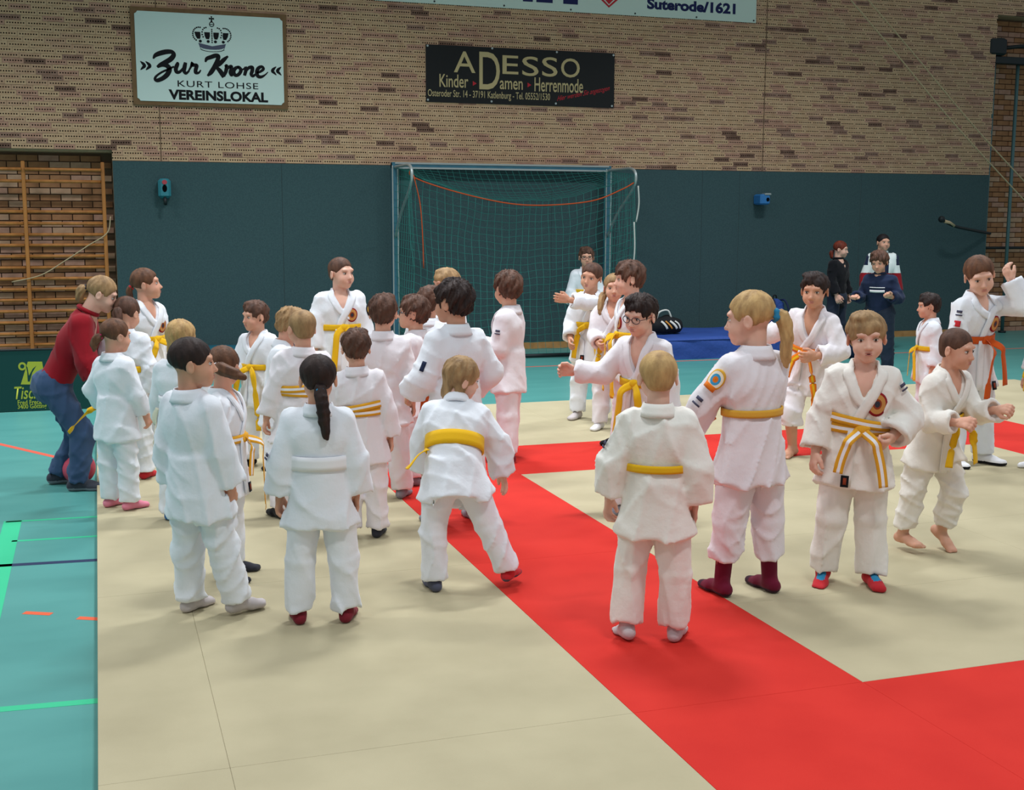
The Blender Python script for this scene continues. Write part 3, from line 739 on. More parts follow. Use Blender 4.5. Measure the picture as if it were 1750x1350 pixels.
            c = C+T@V(prm.get('x', .03), .13, 0)*h+dn*(sl-.035)*h
            dv, df_, dm = surf_rect(JN, c, T[:, 2], .028*h, .042*h, 2, 2, .018); lo_ = part('maker_label', dv, df_, (MAT('cloth_black'),), jk)
            dv, df_, dm = surf_rect(JN, c, T[:, 2], .012*h, .024*h, 2, 2, .0205); part('label_print', dv, df_, (MAT('cloth_rust'),), lo_)
        elif kind == 'stripe':
            c = t(0, .12, prm['z']); q = [t(x, .12, prm['z']) for x in np.linspace(-.07, .07, 16)]; TK = Shape(); TK.ops = [q_ for q_ in JN.ops if q_[0] == 'u'][:3]
            bv, bf, bm = surf_band(TK, q, prm.get('wd', .012)*h, .003, .008, 1); part('stripe', bv, bf, (MAT('cloth_white'),), jk)
    s['J'] = J; s['root'] = root; s['hgt'] = h
    return root
# ---------------------------------------------------------------- the hall
FZ = -.04                                   # hall floor; the mats' top is z = 0
def tag(o, label=None, cat=None, group=None, kind=None):
    if label: o['label'] = label
    if cat: o['category'] = cat
    if group: o['group'] = group
    if kind: o['kind'] = kind
    return o
def empty(name, loc=(0, 0, 0)):
    o = bpy.data.objects.new(name, None); COL.objects.link(o); o.location = loc; o.empty_display_size = .2; return o
def box_vf(x0, x1, y0, y1, z0, z1):
    v = np.array([(x, y, z) for x in (x0, x1) for y in (y0, y1) for z in (z0, z1)], float)
    f = np.array([(0, 1, 3, 2), (4, 6, 7, 5), (0, 4, 5, 1), (2, 3, 7, 6), (0, 2, 6, 4), (1, 5, 7, 3)]); return v, f
def bevel_box(x0, x1, y0, y1, z0, z1, b):
    """box with chamfered edges (24-vertex style)"""
    v = []; 
    for z, i in ((z0, b), (z0+b, 0), (z1-b, 0), (z1, b)):
        for x, y in ((x0+i+b, y0+i), (x1-i-b, y0+i), (x1-i, y0+i+b), (x1-i, y1-i-b), (x1-i-b, y1-i), (x0+i+b, y1-i), (x0+i, y1-i-b), (x0+i, y0+i+b)): v.append((x, y, z))
    f = []
    for r in range(3):
        for k in range(8): l = (k+1) % 8; f.append((r*8+k, r*8+l, r*8+8+l, r*8+8+k))
    v = np.array(v, float); q = np.array(f)
    caps = [np.array([list(range(7, -1, -1))]), np.array([list(range(24, 32))])]
    return v, [q]+caps
def put(name, vf, mat, parent=None, smooth=False, loc=None):
    o = new_obj(name, np_mesh(name, vf[0], vf[1], None, smooth), parent, (mat,) if not isinstance(mat, (list, tuple)) else mat)
    if loc is not None: o.location = loc
    return o
def poly(name, pts, mat, parent=None, th=.002, nrm=(0, -1, 0)):
    """flat printed shape with a little thickness; pts in order"""
    P = np.asarray(pts, float); n = len(P); nv = np.asarray(nrm, float)
    v = np.concatenate([P+nv*th, P]); f = [np.array([list(range(n))]), np.array([list(range(2*n-1, n-1, -1))]), np.array([(i, n+i, n+(i+1) % n, (i+1) % n) for i in range(n)])]
    return put(name, (v, f), mat, parent)
mk('floor_turquoise', '559a94', .38, .4, (1.3, '4b8f8a', .8), (180, .12, .002), stretch=(1, 3, 1))
mk('mat_beige', 'b7ad8e', .85, .2, (2.2, 'aba183', .9), (320, .3, .002)); mk('mat_red', 'cd2f25', .85, .2, (2.2, 'c2271f', .9), (320, .3, .002))
mk('mat_edge', '3a5f66', .8)
mk('line_red', 'd8604e', .5); mk('line_green', '34bd8b', .5); mk('line_blue', '1f2f52', .5); mk('line_orange', 'e0603c', .5)
mk('guard_grey', '3e5658', .95, .1, (55, '354b4f', .9), (400, .4, .002), sheen=.2)
mk('wood', 'b7793c', .55, .35, (14, '9a6230', .9), None, stretch=(1, 1, .15)); mk('wood_pale', 'b98a55', .6, .3, (14, 'a37644', .8))
mk('mortar', 'b09a7e', .95, .1, (60, 'a28c70', .8)); mk('niche_brick', 'a97b57', .9, .15, (7, '8f6548', .9)); mk('niche_mortar', '6f5a48', .95, .1)
for _i, (_a, _b) in enumerate((('c0a282', 'b59474'), ('c3a584', 'b79676'), ('bb997e', 'ae8b70'), ('b58e7a', 'a67e6a'), ('98796a', '866656'), ('7c6052', '684e42'))):
    mk('brick_%d' % _i, _a, .9, .15, (12, _b, .9), (70, .3, .003))
mk('felt_dark', '1a1412', .95, .05)  # shade inside the brick holes, painted near-black on pocket sides and back
mk('sign_white', 'c9ddd6', .6, .3); mk('print_black', '101014', .7, .2); mk('frame_wood', '7d6142', .7, .2, (10, '6b5138', .8))
mk('banner_black', '17191a', .6, .25); mk('print_cream', 'b9a87c', .7, .2); mk('print_red', 'b52a34', .7, .2); mk('banner_white', 'c3d6cc', .6, .3); mk('print_navy', '1c2350', .7, .2)
mk('steel', 'a9b3b2', .4, .5, metal=.5); mk('steel_dark', '22282a', .5, .4, metal=.3); mk('pole_teal', '4d6f70', .45, .4, metal=.3); mk('net_green', '337a72', .85, .15); mk('rope_red', 'b3502e', .9, .1); mk('rope_pale', 'b9a684', .9, .1); mk('rope_white', 'c4c8c2', .9, .1)
mk('mat_teal', '1b6272', .7, .25, (3, '17566a', .8), (30, .3, .01)); mk('mat_blue', '2f4f9a', .65, .3, (3, '27458c', .8), (25, .4, .015)); mk('board_green', '14423f', .7, .2); mk('print_lime', 'a9b23e', .7, .2)
mk('anchor_teal', '2a7884', .5, .4); mk('anchor_blue', '2f73b0', .45, .4); mk('hole_black', '08080a', .9, .05); mk('dot_red', 'a8404a', .6, .3)
mk('ball_pink', 'd8536a', .5, .4, (4, 'cc4a62', .6)); mk('bag_black', '16181c', .75, .25, (9, '0f1013', .8), (40, .4, .01)); mk('bag_blue', '2c4a90', .75, .25, (9, '233c78', .8), (30, .5, .02)); mk('bag_white', 'd8d6d0', .7, .3); mk('bag_orange', 'd08a34', .7, .3); mk('bag_navy', '1d2a4c', .75, .25, (9, '172240', .8), (30, .5, .02))
# floor and court lines
fl = put('floor', box_vf(-14, 26, -6, WALL_Y+.7, FZ-.1, FZ), MAT('floor_turquoise')); tag(fl, kind='structure')
def floor_line(p0, p1, w, mat):
    a = FLOOR(*p0, FZ); b = FLOOR(*p1, FZ); d = unit(b-a); s = np.cross(d, (0, 0, 1))*w/2; z = V(0, 0, .0008)
    v = np.array([a-s, b-s, b+s, a+s]); v = np.concatenate([v-z, v+z]); f = np.array([(4, 5, 6, 7), (3, 2, 1, 0), (0, 1, 5, 4), (1, 2, 6, 5), (2, 3, 7, 6), (3, 0, 4, 7)])
    put('court_line', (v, f), MAT(mat), fl)
floor_line((-160, 722), (112, 785), .05, 'line_red'); floor_line((10, 892), (300, 875), .03, 'line_green'); floor_line((20, 925), (300, 908), .03, 'line_green')
floor_line((-60, 1220), (22, 890), .10, 'line_green'); floor_line((-120, 974), (300, 949), .05, 'line_blue'); floor_line((-120, 1223), (300, 1186), .05, 'line_green')
floor_line((41, 1047), (88, 1049.5), .04, 'line_orange'); floor_line((133, 1056), (180, 1058.5), .04, 'line_orange'); floor_line((-60, 1041), (-4, 1044.5), .04, 'line_orange')
def yline(x0, x1, y, w, mat):
    put('court_line', box_vf(x0, x1, y-w/2, y+w/2, FZ, FZ+.0008), MAT(mat), fl)
yline(1.0, 17.0, 14.06, .05, 'line_red')
# judo mats: single panels butted together
ma = empty('judo_mat_area', (0, 0, 0)); tag(ma, 'large judo mat area of beige panels with a red border square on the turquoise floor', 'mat')
XL_, XA, XB, XR, XS, XE = -.071, 1.76, 2.723, 6.60, 7.56, 9.62; YN, YF, YG, YE = 3.85, 7.898, 8.93, 11.06
def mat_panel(x0, x1, y0, y1, m):
    g = .0003
    vf = bevel_box(x0+g, x1-g, y0+g, y1-g, FZ+.0005, 0, .0012); put('mat_panel', vf, MAT(m), ma)
xs = [XL_, .335, XA] ; ysb = [-2.9, -1.9, .1, 2.1, YN, 5.86, YF, YG, YE]
def spans(a, b, n): q = np.linspace(a, b, n+1); return list(zip(q[:-1], q[1:]))
for y0, y1 in zip((-2.15, -.15, 1.85, 3.85, 5.87, 7.898, 8.93, 10.0), (-.15, 1.85, 3.85, 5.87, 7.898, 8.93, 10.0, 11.06)):
    mat_panel(XL_, .335, y0, y1, 'mat_beige'); mat_panel(.335, XA, y0, y1, 'mat_beige')
for x0, x1 in ((XA, XB), (XS-.96, XS)):
    for y0, y1 in ((2.89, 3.85), (3.85, 5.87), (5.87, 7.898), (7.898, YG)): mat_panel(x0, x1, y0, y1, 'mat_red')
for x0, x1 in spans(XB, XR, 2):
    mat_panel(x0, x1, YF, YG, 'mat_red'); mat_panel(x0, x1, 2.89, YN, 'mat_red')
for x0, x1 in spans(XB, XR, 2):
    for y0, y1 in spans(YN, YF, 4): mat_panel(x0, x1, y0, y1, 'mat_beige')
for x0, x1 in spans(XA, XE, 4):
    for y0, y1 in spans(YG, YE, 2): mat_panel(x0, x1, y0, y1, 'mat_beige')
for x0, x1 in spans(XS, XE, 2):
    for y0, y1 in spans(-2.15, YG, 5): mat_panel(x0, x1, y0, y1, 'mat_beige')
for x0, x1 in spans(XA, XS, 3):
    for y0, y1 in ((-2.15, -.15), (-.15, 1.85), (1.85, 2.89)): mat_panel(x0, x1, y0, y1, 'mat_beige')
# ---------------------------------------------------------------- back wall
WX0, WX1, NLX, NRX = -3.2, 15.2, .217, 13.22; GZ = 2.44; NZ = 2.545; NRZ = 4.86; WTOP = 6.4
core = []
core.append(box_vf(NLX, NRX, WALL_Y+.065, WALL_Y+.5, FZ, WTOP)+(0,)); core.append(box_vf(WX0, NLX, WALL_Y+.065, WALL_Y+.5, NZ, WTOP)+(0,)); core.append(box_vf(NRX, WX1+3, WALL_Y+.065, WALL_Y+.5, NRZ, WTOP)+(0,))
v, f, mi = join(core); wb = put('wall_back', (v, f), MAT('mortar')); tag(wb, kind='structure')
nb_ = put('wall_niche_left', box_vf(WX0, NLX+.001, WALL_Y+.36, WALL_Y+.5, FZ, NZ+.05), MAT('niche_mortar')); tag(nb_, kind='structure')
nr_ = put('wall_niche_right', box_vf(NRX-.001, WX1+3, WALL_Y+.36, WALL_Y+.5, FZ, NRZ+.05), MAT('niche_mortar')); tag(nr_, kind='structure')
# perforated facing bricks
def brick_mesh(L, H, D=.06, holes=7):
    v, f, fm = [], [], []
    def q(*p, h=0): i = len(v); v.extend(p); f.append((i, i+1, i+2, i+3)); fm.append(h)
    hs, hz = .0155, .0155; pitch = .030; z0, z1 = H/2-hz/2, H/2+hz/2
    q((0, 0, 0), (L, 0, 0), (L, 0, z0), (0, 0, z0)); q((0, 0, z1), (L, 0, z1), (L, 0, H), (0, 0, H))
    xs_ = [L/2+pitch*(i-(holes-1)/2)-hs/2 for i in range(holes)]; pv = 0
    for x in xs_:
        q((pv, 0, z0), (x, 0, z0), (x, 0, z1), (pv, 0, z1)); a, b, d = x, x+hs, .055
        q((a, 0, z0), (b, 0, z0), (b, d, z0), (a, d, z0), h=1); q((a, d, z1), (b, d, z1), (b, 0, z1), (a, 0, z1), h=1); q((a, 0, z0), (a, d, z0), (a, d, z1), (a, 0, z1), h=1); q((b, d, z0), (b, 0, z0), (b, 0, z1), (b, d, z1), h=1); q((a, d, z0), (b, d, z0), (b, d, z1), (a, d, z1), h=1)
        pv = b
    q((pv, 0, z0), (L, 0, z0), (L, 0, z1), (pv, 0, z1))
    q((0, 0, 0), (0, 0, H), (0, D, H), (0, D, 0)); q((L, 0, 0), (L, D, 0), (L, D, H), (L, 0, H)); q((0, 0, 0), (0, D, 0), (L, D, 0), (L, 0, 0)); q((0, 0, H), (L, 0, H), (L, D, H), (0, D, H))
    return np.array(v, float), np.array(f), np.array(fm)
BL, BH, PX_, PZ_ = .2375, .0598, .240, .062
bv_, bf_, bh_ = brick_mesh(BL, BH)
rg = random.Random(4); bricks = []
rows = int((5.25-GZ)/PZ_)
for r in range(rows):
    z = GZ+.006+r*PZ_; x = WX0-((r*.0625+rg.uniform(-.01, .01)) % PX_)
    clump = rg.random()
    while x < 15.0:
        if x > NLX-.22 or z > NZ+.003:
            inn = not (x > NRX-.02 and z < NRZ)
            if inn:
                dark = rg.random() < (.045+.10*math.sin(r*.9+1)**8) ; m = rg.choice((4, 4, 5)) if dark else rg.choice((0, 0, 1, 1, 2, 2, 3))
                if False: pass
                else: bricks.append((x, z+rg.uniform(-.001, .001), m, WALL_Y+rg.uniform(-.001, .0015)))
        x += PX_
vis = []
for i, b in enumerate(bricks):
    px, py = PROJ((b[0]+.12, WALL_Y, b[1])); vis.append(((0 < px < 1750 and 3 < py), -((b[0]-0)**2+(WALL_Y)**2), i))
order = [q[2] for q in sorted(vis, key=lambda q: (not q[0], -q[1]))]
single = set(order[:300]); bm = [np_mesh('brick', bv_, bf_, bh_, False) for _ in range(6)]
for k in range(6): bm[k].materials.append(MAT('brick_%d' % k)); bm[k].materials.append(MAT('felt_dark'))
Vs, Fs, Ms = [], [], []; n = 0
for i, (x, z, m, y) in enumerate(bricks):
    cutl = NLX if (x < NLX and z < NZ+.003) else -99; cutr = NRX if (x+BL > NRX and z < NRZ) else 99
    if cutl > -99 or cutr < 99:
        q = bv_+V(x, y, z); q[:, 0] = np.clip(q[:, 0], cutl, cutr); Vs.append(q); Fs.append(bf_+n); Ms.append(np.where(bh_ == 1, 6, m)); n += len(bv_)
    elif i in single:
        o = bpy.data.objects.new('brick', bm[m]); COL.objects.link(o); o.parent = wb; o.location = (x, y, z)
    else:
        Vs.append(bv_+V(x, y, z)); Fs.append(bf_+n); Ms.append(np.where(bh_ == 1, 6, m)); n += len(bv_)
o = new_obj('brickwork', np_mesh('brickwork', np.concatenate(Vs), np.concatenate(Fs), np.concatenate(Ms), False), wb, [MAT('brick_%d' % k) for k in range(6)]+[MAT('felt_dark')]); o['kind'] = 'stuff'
# plain brickwork at the back of both niches
def niche_bricks(x0, x1, z1, parent, maxn):
    me = [np_mesh('brick', *box_vf(0, .232, 0, .05, 0, .068), None, False) for _ in range(3)]
    for k, c in enumerate(('niche_brick', 'brick_2', 'brick_3')): me[k].materials.append(MAT(c))
    vs, fs, ms = [], [], []; n_ = 0; cnt = 0; r = 0; z = FZ
    cand = []
    while z < z1-.07:
        x = x0+(r % 2)*.12
        while x < x1-.23: cand.append((x, z)); x += .244
        z += .080; r += 1
    for x, z in cand:
        px, py = PROJ((x+.1, WALL_Y+.33, z)); k = rg.choice((0, 0, 0, 1, 2)); y = WALL_Y+.325+rg.uniform(0, .004)
        if -5 < px < 1755 and 0 < py < 640 and cnt < maxn:
            o = bpy.data.objects.new('brick', me[k]); COL.objects.link(o); o.parent = parent; o.location = (x, y, z); cnt += 1
        else:
            a, b = box_vf(x, x+.232, y, y+.05, z, z+.068); vs.append(a); fs.append(b+n_); ms.append(np.full(6, k)); n_ += 8
    if vs:
        o = new_obj('brickwork', np_mesh('brickwork', np.concatenate(vs), np.concatenate(fs), np.concatenate(ms), False), parent, [MAT(c) for c in ('niche_brick', 'brick_2', 'brick_3')]); o['kind'] = 'stuff'
niche_bricks(WX0, NLX, NZ, nb_, 200); niche_bricks(NRX, 16, NRZ, nr_, 200)
# soft wall guard: fabric-covered panels above a wooden skirting
gp_edges = [NLX, 2.27, 4.45, 5.95, 8.25, 8.85, 10.9, NRX]
for a, b in zip(gp_edges[:-1], gp_edges[1:]):
    put('guard_panel', bevel_box(a+.001, b-.001, WALL_Y-.015, WALL_Y+.03, .05, GZ, .004), MAT('guard_grey'), wb)
tr = put('baseboard_back', box_vf(NLX, NRX, WALL_Y-.022, WALL_Y+.03, FZ, .05), MAT('wood_pale')); tag(tr, kind='structure')
# thin seams in the brickwork (movement joints)
for px in (271, 1307):
    c = ONWALL(px, 150); put('movement_joint', box_vf(c[0]-.006, c[0]+.006, WALL_Y-.004, WALL_Y+.02, GZ, 5.2), MAT('niche_mortar'), wb)
# ---------------------------------------------------------------- lettering helpers
def text_mesh(txt, shear=0, space=1.0, bold=0):
    c = bpy.data.curves.new('lettering', 'FONT'); c.body = txt; c.shear = shear; c.space_character = space; c.offset = bold; c.resolution_u = 4
    ob = bpy.data.objects.new('lettering', c); COL.objects.link(ob); bpy.context.view_layer.update()
    dg = bpy.context.evaluated_depsgraph_get(); me = bpy.data.meshes.new_from_object(ob.evaluated_get(dg)); bpy.data.objects.remove(ob); bpy.data.curves.remove(c)
    return me
def text_on(parent, name, txt, x0, x1, z0, z1, y, mat, shear=0, space=1.0, bold=0, rise=0.0):
    """fit lettering into a rectangle of the wall plane"""
    me = text_mesh(txt, shear, space, bold); n = len(me.vertices); co = np.zeros(n*3, F32); me.vertices.foreach_get('co', co); co = co.reshape(-1, 3)
    lo, hi = co.min(0), co.max(0); u = (co[:, 0]-lo[0])/(hi[0]-lo[0]); w_ = (co[:, 1]-lo[1])/(hi[1]-lo[1])
    out = np.stack([x0+(x1-x0)*u, np.full(n, y), z0+(z1-z0)*w_+rise*u], 1); me.vertices.foreach_set('co', out.astype(F32).ravel()); me.name = name; me.update()
    o = new_obj(name, me, parent, (MAT(mat),)); return o
def brush(name, strokes, mp, mat, parent, y):
    """brush-pen lettering: each stroke = list of (x, y, half-width) in a drawing frame; mp maps to (X, Z)"""
    vs, fs, n_ = [], [], 0
    for k, st in enumerate(strokes):
        P = catmull(np.array(st), 8*len(st)); xy = P[:, :2]; t_ = np.gradient(xy, axis=0); t_ /= np.linalg.norm(t_, axis=1, keepdims=True)+1e-9; nn = np.stack([-t_[:, 1], t_[:, 0]], 1)
        a = xy+nn*P[:, 2:3]; b = xy-nn*P[:, 2:3]; m = len(P)
        for q in np.concatenate([a, b]): X, Z = mp(q[0], q[1]); vs.append((X, y-.0004*k, Z))
        fs += [(n_+i, n_+i+1, n_+m+i+1, n_+m+i) for i in range(m-1)]; n_ += 2*m
    return put(name, (np.array(vs), np.array(fs)), MAT(mat), parent)
def wall_map(px, py): c = ONWALL(px, py); return c[0], c[2]
# ---------------------------------------------------------------- inn sign with the crown
q0 = ONWALL(229, 22); q1 = ONWALL(485, 177); kx0, kx1, kz0, kz1 = q0[0], q1[0], (q1[2]+ONWALL(230, 175.5)[2])/2, (q0[2]+ONWALL(484, 29)[2])/2
sg = empty('wall_sign', ((kx0+kx1)/2, WALL_Y, kz0)); tag(sg, 'white inn sign with black crown and script lettering in a brown frame', 'sign')
def sub(o): o.parent = sg; o.matrix_parent_inverse = Matrix.Translation(-sg.location) if False else o.matrix_parent_inverse; return o
def under(parent, o):
    """keep world coordinates of an unplaced mesh while parenting it to a placed empty"""
    o.parent = parent; o.location = -parent.location; return o
under(sg, put('frame_board', bevel_box(kx0-.05, kx1+.05, WALL_Y-.03, WALL_Y-.003, kz0-.05, kz1+.05, .004), MAT('frame_wood')))
c_ = .035
bd = [(kx0+c_, kz0), (kx1-c_, kz0), (kx1-c_*.6, kz0+c_*.6), (kx1, kz0+c_), (kx1, kz1-c_), (kx1-c_*.6, kz1-c_*.6), (kx1-c_, kz1), (kx0+c_, kz1), (kx0+c_*.6, kz1-c_*.6), (kx0, kz1-c_), (kx0, kz0+c_), (kx0+c_*.6, kz0+c_*.6)]
under(sg, poly('sign_face', [(x, WALL_Y-.032, z) for x, z in bd], MAT('sign_white'), None, .008))
SY = WALL_Y-.0415
def kmap(px, py):
    """pixel of the upright sign drawing (256 x 154 units) to wall metres"""
    return kx0+(px/256)*(kx1-kx0), kz1-(py/154)*(kz1-kz0)
def krect(x0, x1, y0, y1): a = kmap(x0, y0); b = kmap(x1, y1); return a[0], b[0], b[1], a[1]
def ktext(name, t_, x0, x1, y0, y1, **k): under(sg, text_on(None, name, t_, *krect(x0, x1, y0, y1), SY, 'print_black', **k))
ktext('lettering', 'KURT LOHSE', 69, 210, 116.5, 127.5, space=1.1, bold=.004); ktext('lettering', 'VEREINSLOKAL', 53, 227, 132.5, 150.5, bold=.045)
for i_, (a, b) in enumerate(((7, 1), (16, 1), (234, -1), (243, -1))):
    under(sg, brush('quote_mark', [[(a if b > 0 else a+9, 86, .6), (a+(5 if b > 0 else 4), 90.5, 2.6), (a+(7 if b > 0 else 2), 94, 2.6), (a+(4 if b > 0 else 5), 97, 2.2), (a if b > 0 else a+9, 101, .6)]], kmap, 'print_black', None, SY))
script = {  # brush strokes in sign units
 'Z': [[(29, 81, 1.2), (33, 75, 3.4), (41, 71, 4.2), (52, 68, 4.2), (61, 68, 3.6), (64, 73, 4.0), (59, 80, 4.4), (50, 86, 4.2), (41, 91, 3.6), (35, 95, 2.0)], [(36, 95, 2), (44, 91, 3.4), (52, 92, 4), (56, 98, 4.2), (52, 107, 4.2), (44, 114, 3.8), (35, 118, 3.4), (31, 116, 2.6), (33, 111, 2.0), (42, 104, 1.8), (54, 98, 1.8), (64, 93, 1.6)]],
 'u': [[(68, 86, 1.2), (70, 88, 3.2), (67, 96, 3.6), (68, 102, 3.2), (73, 102, 2.6), (79, 96, 2.0), (83, 89, 2.4)], [(84, 85, 2.8), (82, 93, 3.6), (81, 100, 3.2), (84, 104, 2.4), (90, 99, 1.6)]],
 'r': [[(88, 101, 1.4), (93, 92, 2), (96, 85, 2.8), (95, 89, 3), (99, 89, 3), (103, 90, 3.2), (101, 97, 3.4), (101, 102, 3), (106, 102, 2), (110, 97, 1)]],
 'K': [[(118, 83, 1.4), (121, 77, 3.2), (128, 74, 3.6), (136, 71, 3.8), (141, 72, 3.6), (139, 80, 3.8), (133, 92, 4.0), (127, 101, 3.8), (121, 107, 1.6)], [(158, 71, 1.6), (150, 78, 3.6), (142, 86, 3.6), (134, 91, 2.4)], [(135, 90, 2), (142, 96, 3.8), (147, 103, 4.2), (150, 108, 3.6)]],
 'r2': [[(152, 90, 2), (155, 88, 3), (154, 96, 3.4), (151, 104, 2.6)], [(153, 97, 1.8), (158, 91, 2.6), (163, 89, 3.2), (163, 93, 2.8), (161, 99, 3.0), (163, 104, 2.6), (167, 102, 1.6)]],
 'o': [[(176, 89, 2.4), (170, 92, 3.2), (167, 98, 3.4), (170, 104, 3.0), (176, 102, 3.0), (180, 95, 3.2), (177, 90, 2.8), (174, 89, 2)], [(179, 94, 1.4), (184, 93, 1.6), (188, 90, 1.6)]],
 'n': [[(188, 88, 2.6), (189, 93, 3.2), (186, 104, 2.8)], [(188, 97, 1.8), (194, 90, 2.8), (200, 89, 3.2), (200, 95, 3.4), (198, 101, 3.0), (201, 104, 2.6), (207, 100, 1.6)]],
 'e': [[(208, 98, 1.8), (214, 96, 2.2), (220, 91, 2.6), (217, 87, 2.6), (211, 90, 3.2), (208, 97, 3.4), (210, 104, 3.2), (216, 105, 2.6), (223, 101, 1.4), (228, 96, .8)]]}
for nm, st in script.items(): under(sg, brush('script_letter', st, kmap, 'print_black', None, SY))
# crown: band, four arch fields, beads, orb and cross
def kpoly(pts, mat='print_black', dy=0): X = [kmap(*p) for p in pts]; return under(sg, poly('crown_print', [(a, SY-dy, b) for a, b in X], MAT(mat), None, .0004))
def arc(cx, cy, rx, ry, a0, a1, n=12): return [(cx+rx*math.cos(math.radians(a)), cy+ry*math.sin(math.radians(a))) for a in np.linspace(a0, a1, n)]
kpoly([(109, 62)]+arc(131, 60, 21, 5, 170, 10, 10)+[(153, 62)]+arc(131, 59, 20, 5, 0, 180, 14))
kpoly([(107, 50), (131, 55), (155, 50), (152, 59)]+arc(131, 57, 20, 4, 10, 170, 8)+[(110, 59)], 'cloth_slate')
for x, l in ((107, -3), (123, -1), (138, 1), (154, 3)):
    kpoly([(x-5+l*.4, 31), (x+5+l*.4, 31), (x+4.5, 38), (x+2.5-l*.3, 43), (x-2.5-l*.3, 43), (x-4.5, 38)]); kpoly(arc(x-l*1.2, 47, 2.8, 2.6, 0, 330, 10))
beads = []
for side in (-1, 1):
    for a in np.linspace(-100, 60, 11): beads.append((131+side*(22+11*math.cos(math.radians(a))), 35+12*math.sin(math.radians(a))))
    for a in np.linspace(-90, 40, 6): beads.append((131+side*(10+7*math.cos(math.radians(a))), 33+10*math.sin(math.radians(a))))
for bx_, by_ in beads: kpoly(arc(bx_, by_, 1.5, 1.5, 0, 300, 6))
for q in range(8): kpoly(arc(131, 26+q*3.2, 1.4, 1.4, 0, 300, 6))
kpoly(arc(131, 17, 4.6, 4.6, 0, 345, 14)); kpoly(arc(131, 17, 3.2, 3.0, 0, 340, 12), 'sign_white', .0006); kpoly([(126.5, 16.4), (135.5, 16.4), (135.5, 17.8), (126.5, 17.8)], 'print_black', .0012)
kpoly([(129.6, 3), (132.4, 3), (131.7, 6.3), (135.5, 5.6), (135.5, 9), (131.9, 8.3), (132.8, 12.6), (129.2, 12.6), (130.1, 8.3), (126.5, 9), (126.5, 5.6), (130.3, 6.3)])
# ---------------------------------------------------------------- fashion shop banner
a0, a1, a2, a3 = ONWALL(727, 75), ONWALL(1050, 92), ONWALL(1048, 185), ONWALL(726, 174)
bx0, bx1, bz1, bz0 = a0[0], a1[0], (a0[2]+a1[2])/2, (a2[2]+a3[2])/2
bn = empty('advertising_banner', ((bx0+bx1)/2, WALL_Y, bz0)); tag(bn, 'black clothing shop banner with cream lettering and a red slogan on the brick wall', 'banner')
under(bn, put('banner_sheet', box_vf(bx0, bx1, WALL_Y-.012, WALL_Y-.006, bz0, bz1), MAT('banner_black')))
def buv(x, y):
    u = (x-118)/1490; v_ = (y-(68+72*u))/((527+50*u)-(68+72*u)); return bx0+u*(bx1-bx0), bz1-v_*(bz1-bz0)
def btext(t_, x0, x1, y0, y1, mat='print_cream', name='lettering', **k):
    xm = (x0+x1)/2; a = buv(x0, y0); b = buv(x1, y1); z1 = buv(xm, y0)[1]; z0 = buv(xm, y1)[1]
    under(bn, text_on(None, name, t_, a[0], b[0], z0, z1, WALL_Y-.0135, mat, **k))
for t_, x0, x1, y0, y1 in (('A', 330, 495, 125, 293), ('D', 525, 685, 130, 428), ('E', 705, 830, 157, 305), ('S', 860, 990, 165, 320), ('S', 1018, 1142, 170, 325), ('O', 1170, 1322, 180, 332)): btext(t_, x0, x1, y0, y1, bold=.004)
btext('Kinder', 220, 440, 308, 412, bold=.008); btext('amen', 685, 865, 358, 428, bold=.008); btext('Herrenmode', 958, 1350, 338, 450, bold=.008)
btext('Osteroder Str. 14 - 37191 Katlenburg - Tel. 05552/1530', 132, 1083, 442, 515, bold=.004)
for x, y in ((475, 360), (903, 372)):
    P_ = [buv(x, y), buv(x, y+38), buv(x+30, y+20)]; under(bn, poly('arrow_mark', [(a, WALL_Y-.0125, b) for a, b in P_], MAT('print_red'), None, .001))
btext('Hier werden Sie angezogen', 1140, 1570, 488, 540, 'print_red', shear=.5, rise=.17)
for x, y in ((132, 80), (625, 100), (1135, 130), (1597, 155), (132, 510), (620, 523), (1130, 540), (1590, 560)):
    X, Z = buv(x, y); an = np.arange(12)*2*np.pi/12; under(bn, poly('grommet', [(X+.014*math.cos(a), WALL_Y-.0125, Z+.014*math.sin(a)) for a in an], MAT('steel'), None, .004))
# ---------------------------------------------------------------- long white banner at the top
t0, t1 = ONWALL(760, 5), ONWALL(1291, 42); tz = (t0[2]+t1[2])/2; tx1 = t1[0]; tx0 = ONWALL(640, 0)[0]
tb = empty('long_banner', ((tx0+tx1)/2, WALL_Y, tz)); tag(tb, 'long white banner with dark blue lettering and red emblem high on the wall', 'banner')
under(tb, put('banner_sheet', box_vf(tx0, tx1, WALL_Y-.012, WALL_Y-.006, tz, tz+.75), MAT('banner_white')))
a, b = ONWALL(1105, 17), ONWALL(1256, 26); under(tb, text_on(None, 'lettering', 'Suterode/1621', a[0], b[0], tz+.10, tz+.25, WALL_Y-.0135, 'print_navy', bold=.045))
for p0, p1 in ((893, 910), (916, 944), (962, 987)):
    a, b = ONWALL(p0, 4), ONWALL(p1, 4); under(tb, put('letter_foot', box_vf(a[0], b[0], WALL_Y-.0135, WALL_Y-.0122, tz+.10, tz+.42), MAT('print_navy')))
c = ONWALL(1040, 8); under(tb, poly('emblem_print', [(c[0], WALL_Y-.0125, tz+.085), (c[0]+.20, WALL_Y-.0125, tz+.25), (c[0]+.20, WALL_Y-.0125, tz+.45), (c[0]-.20, WALL_Y-.0125, tz+.45), (c[0]-.20, WALL_Y-.0125, tz+.25)], MAT('print_red'), None, .001))
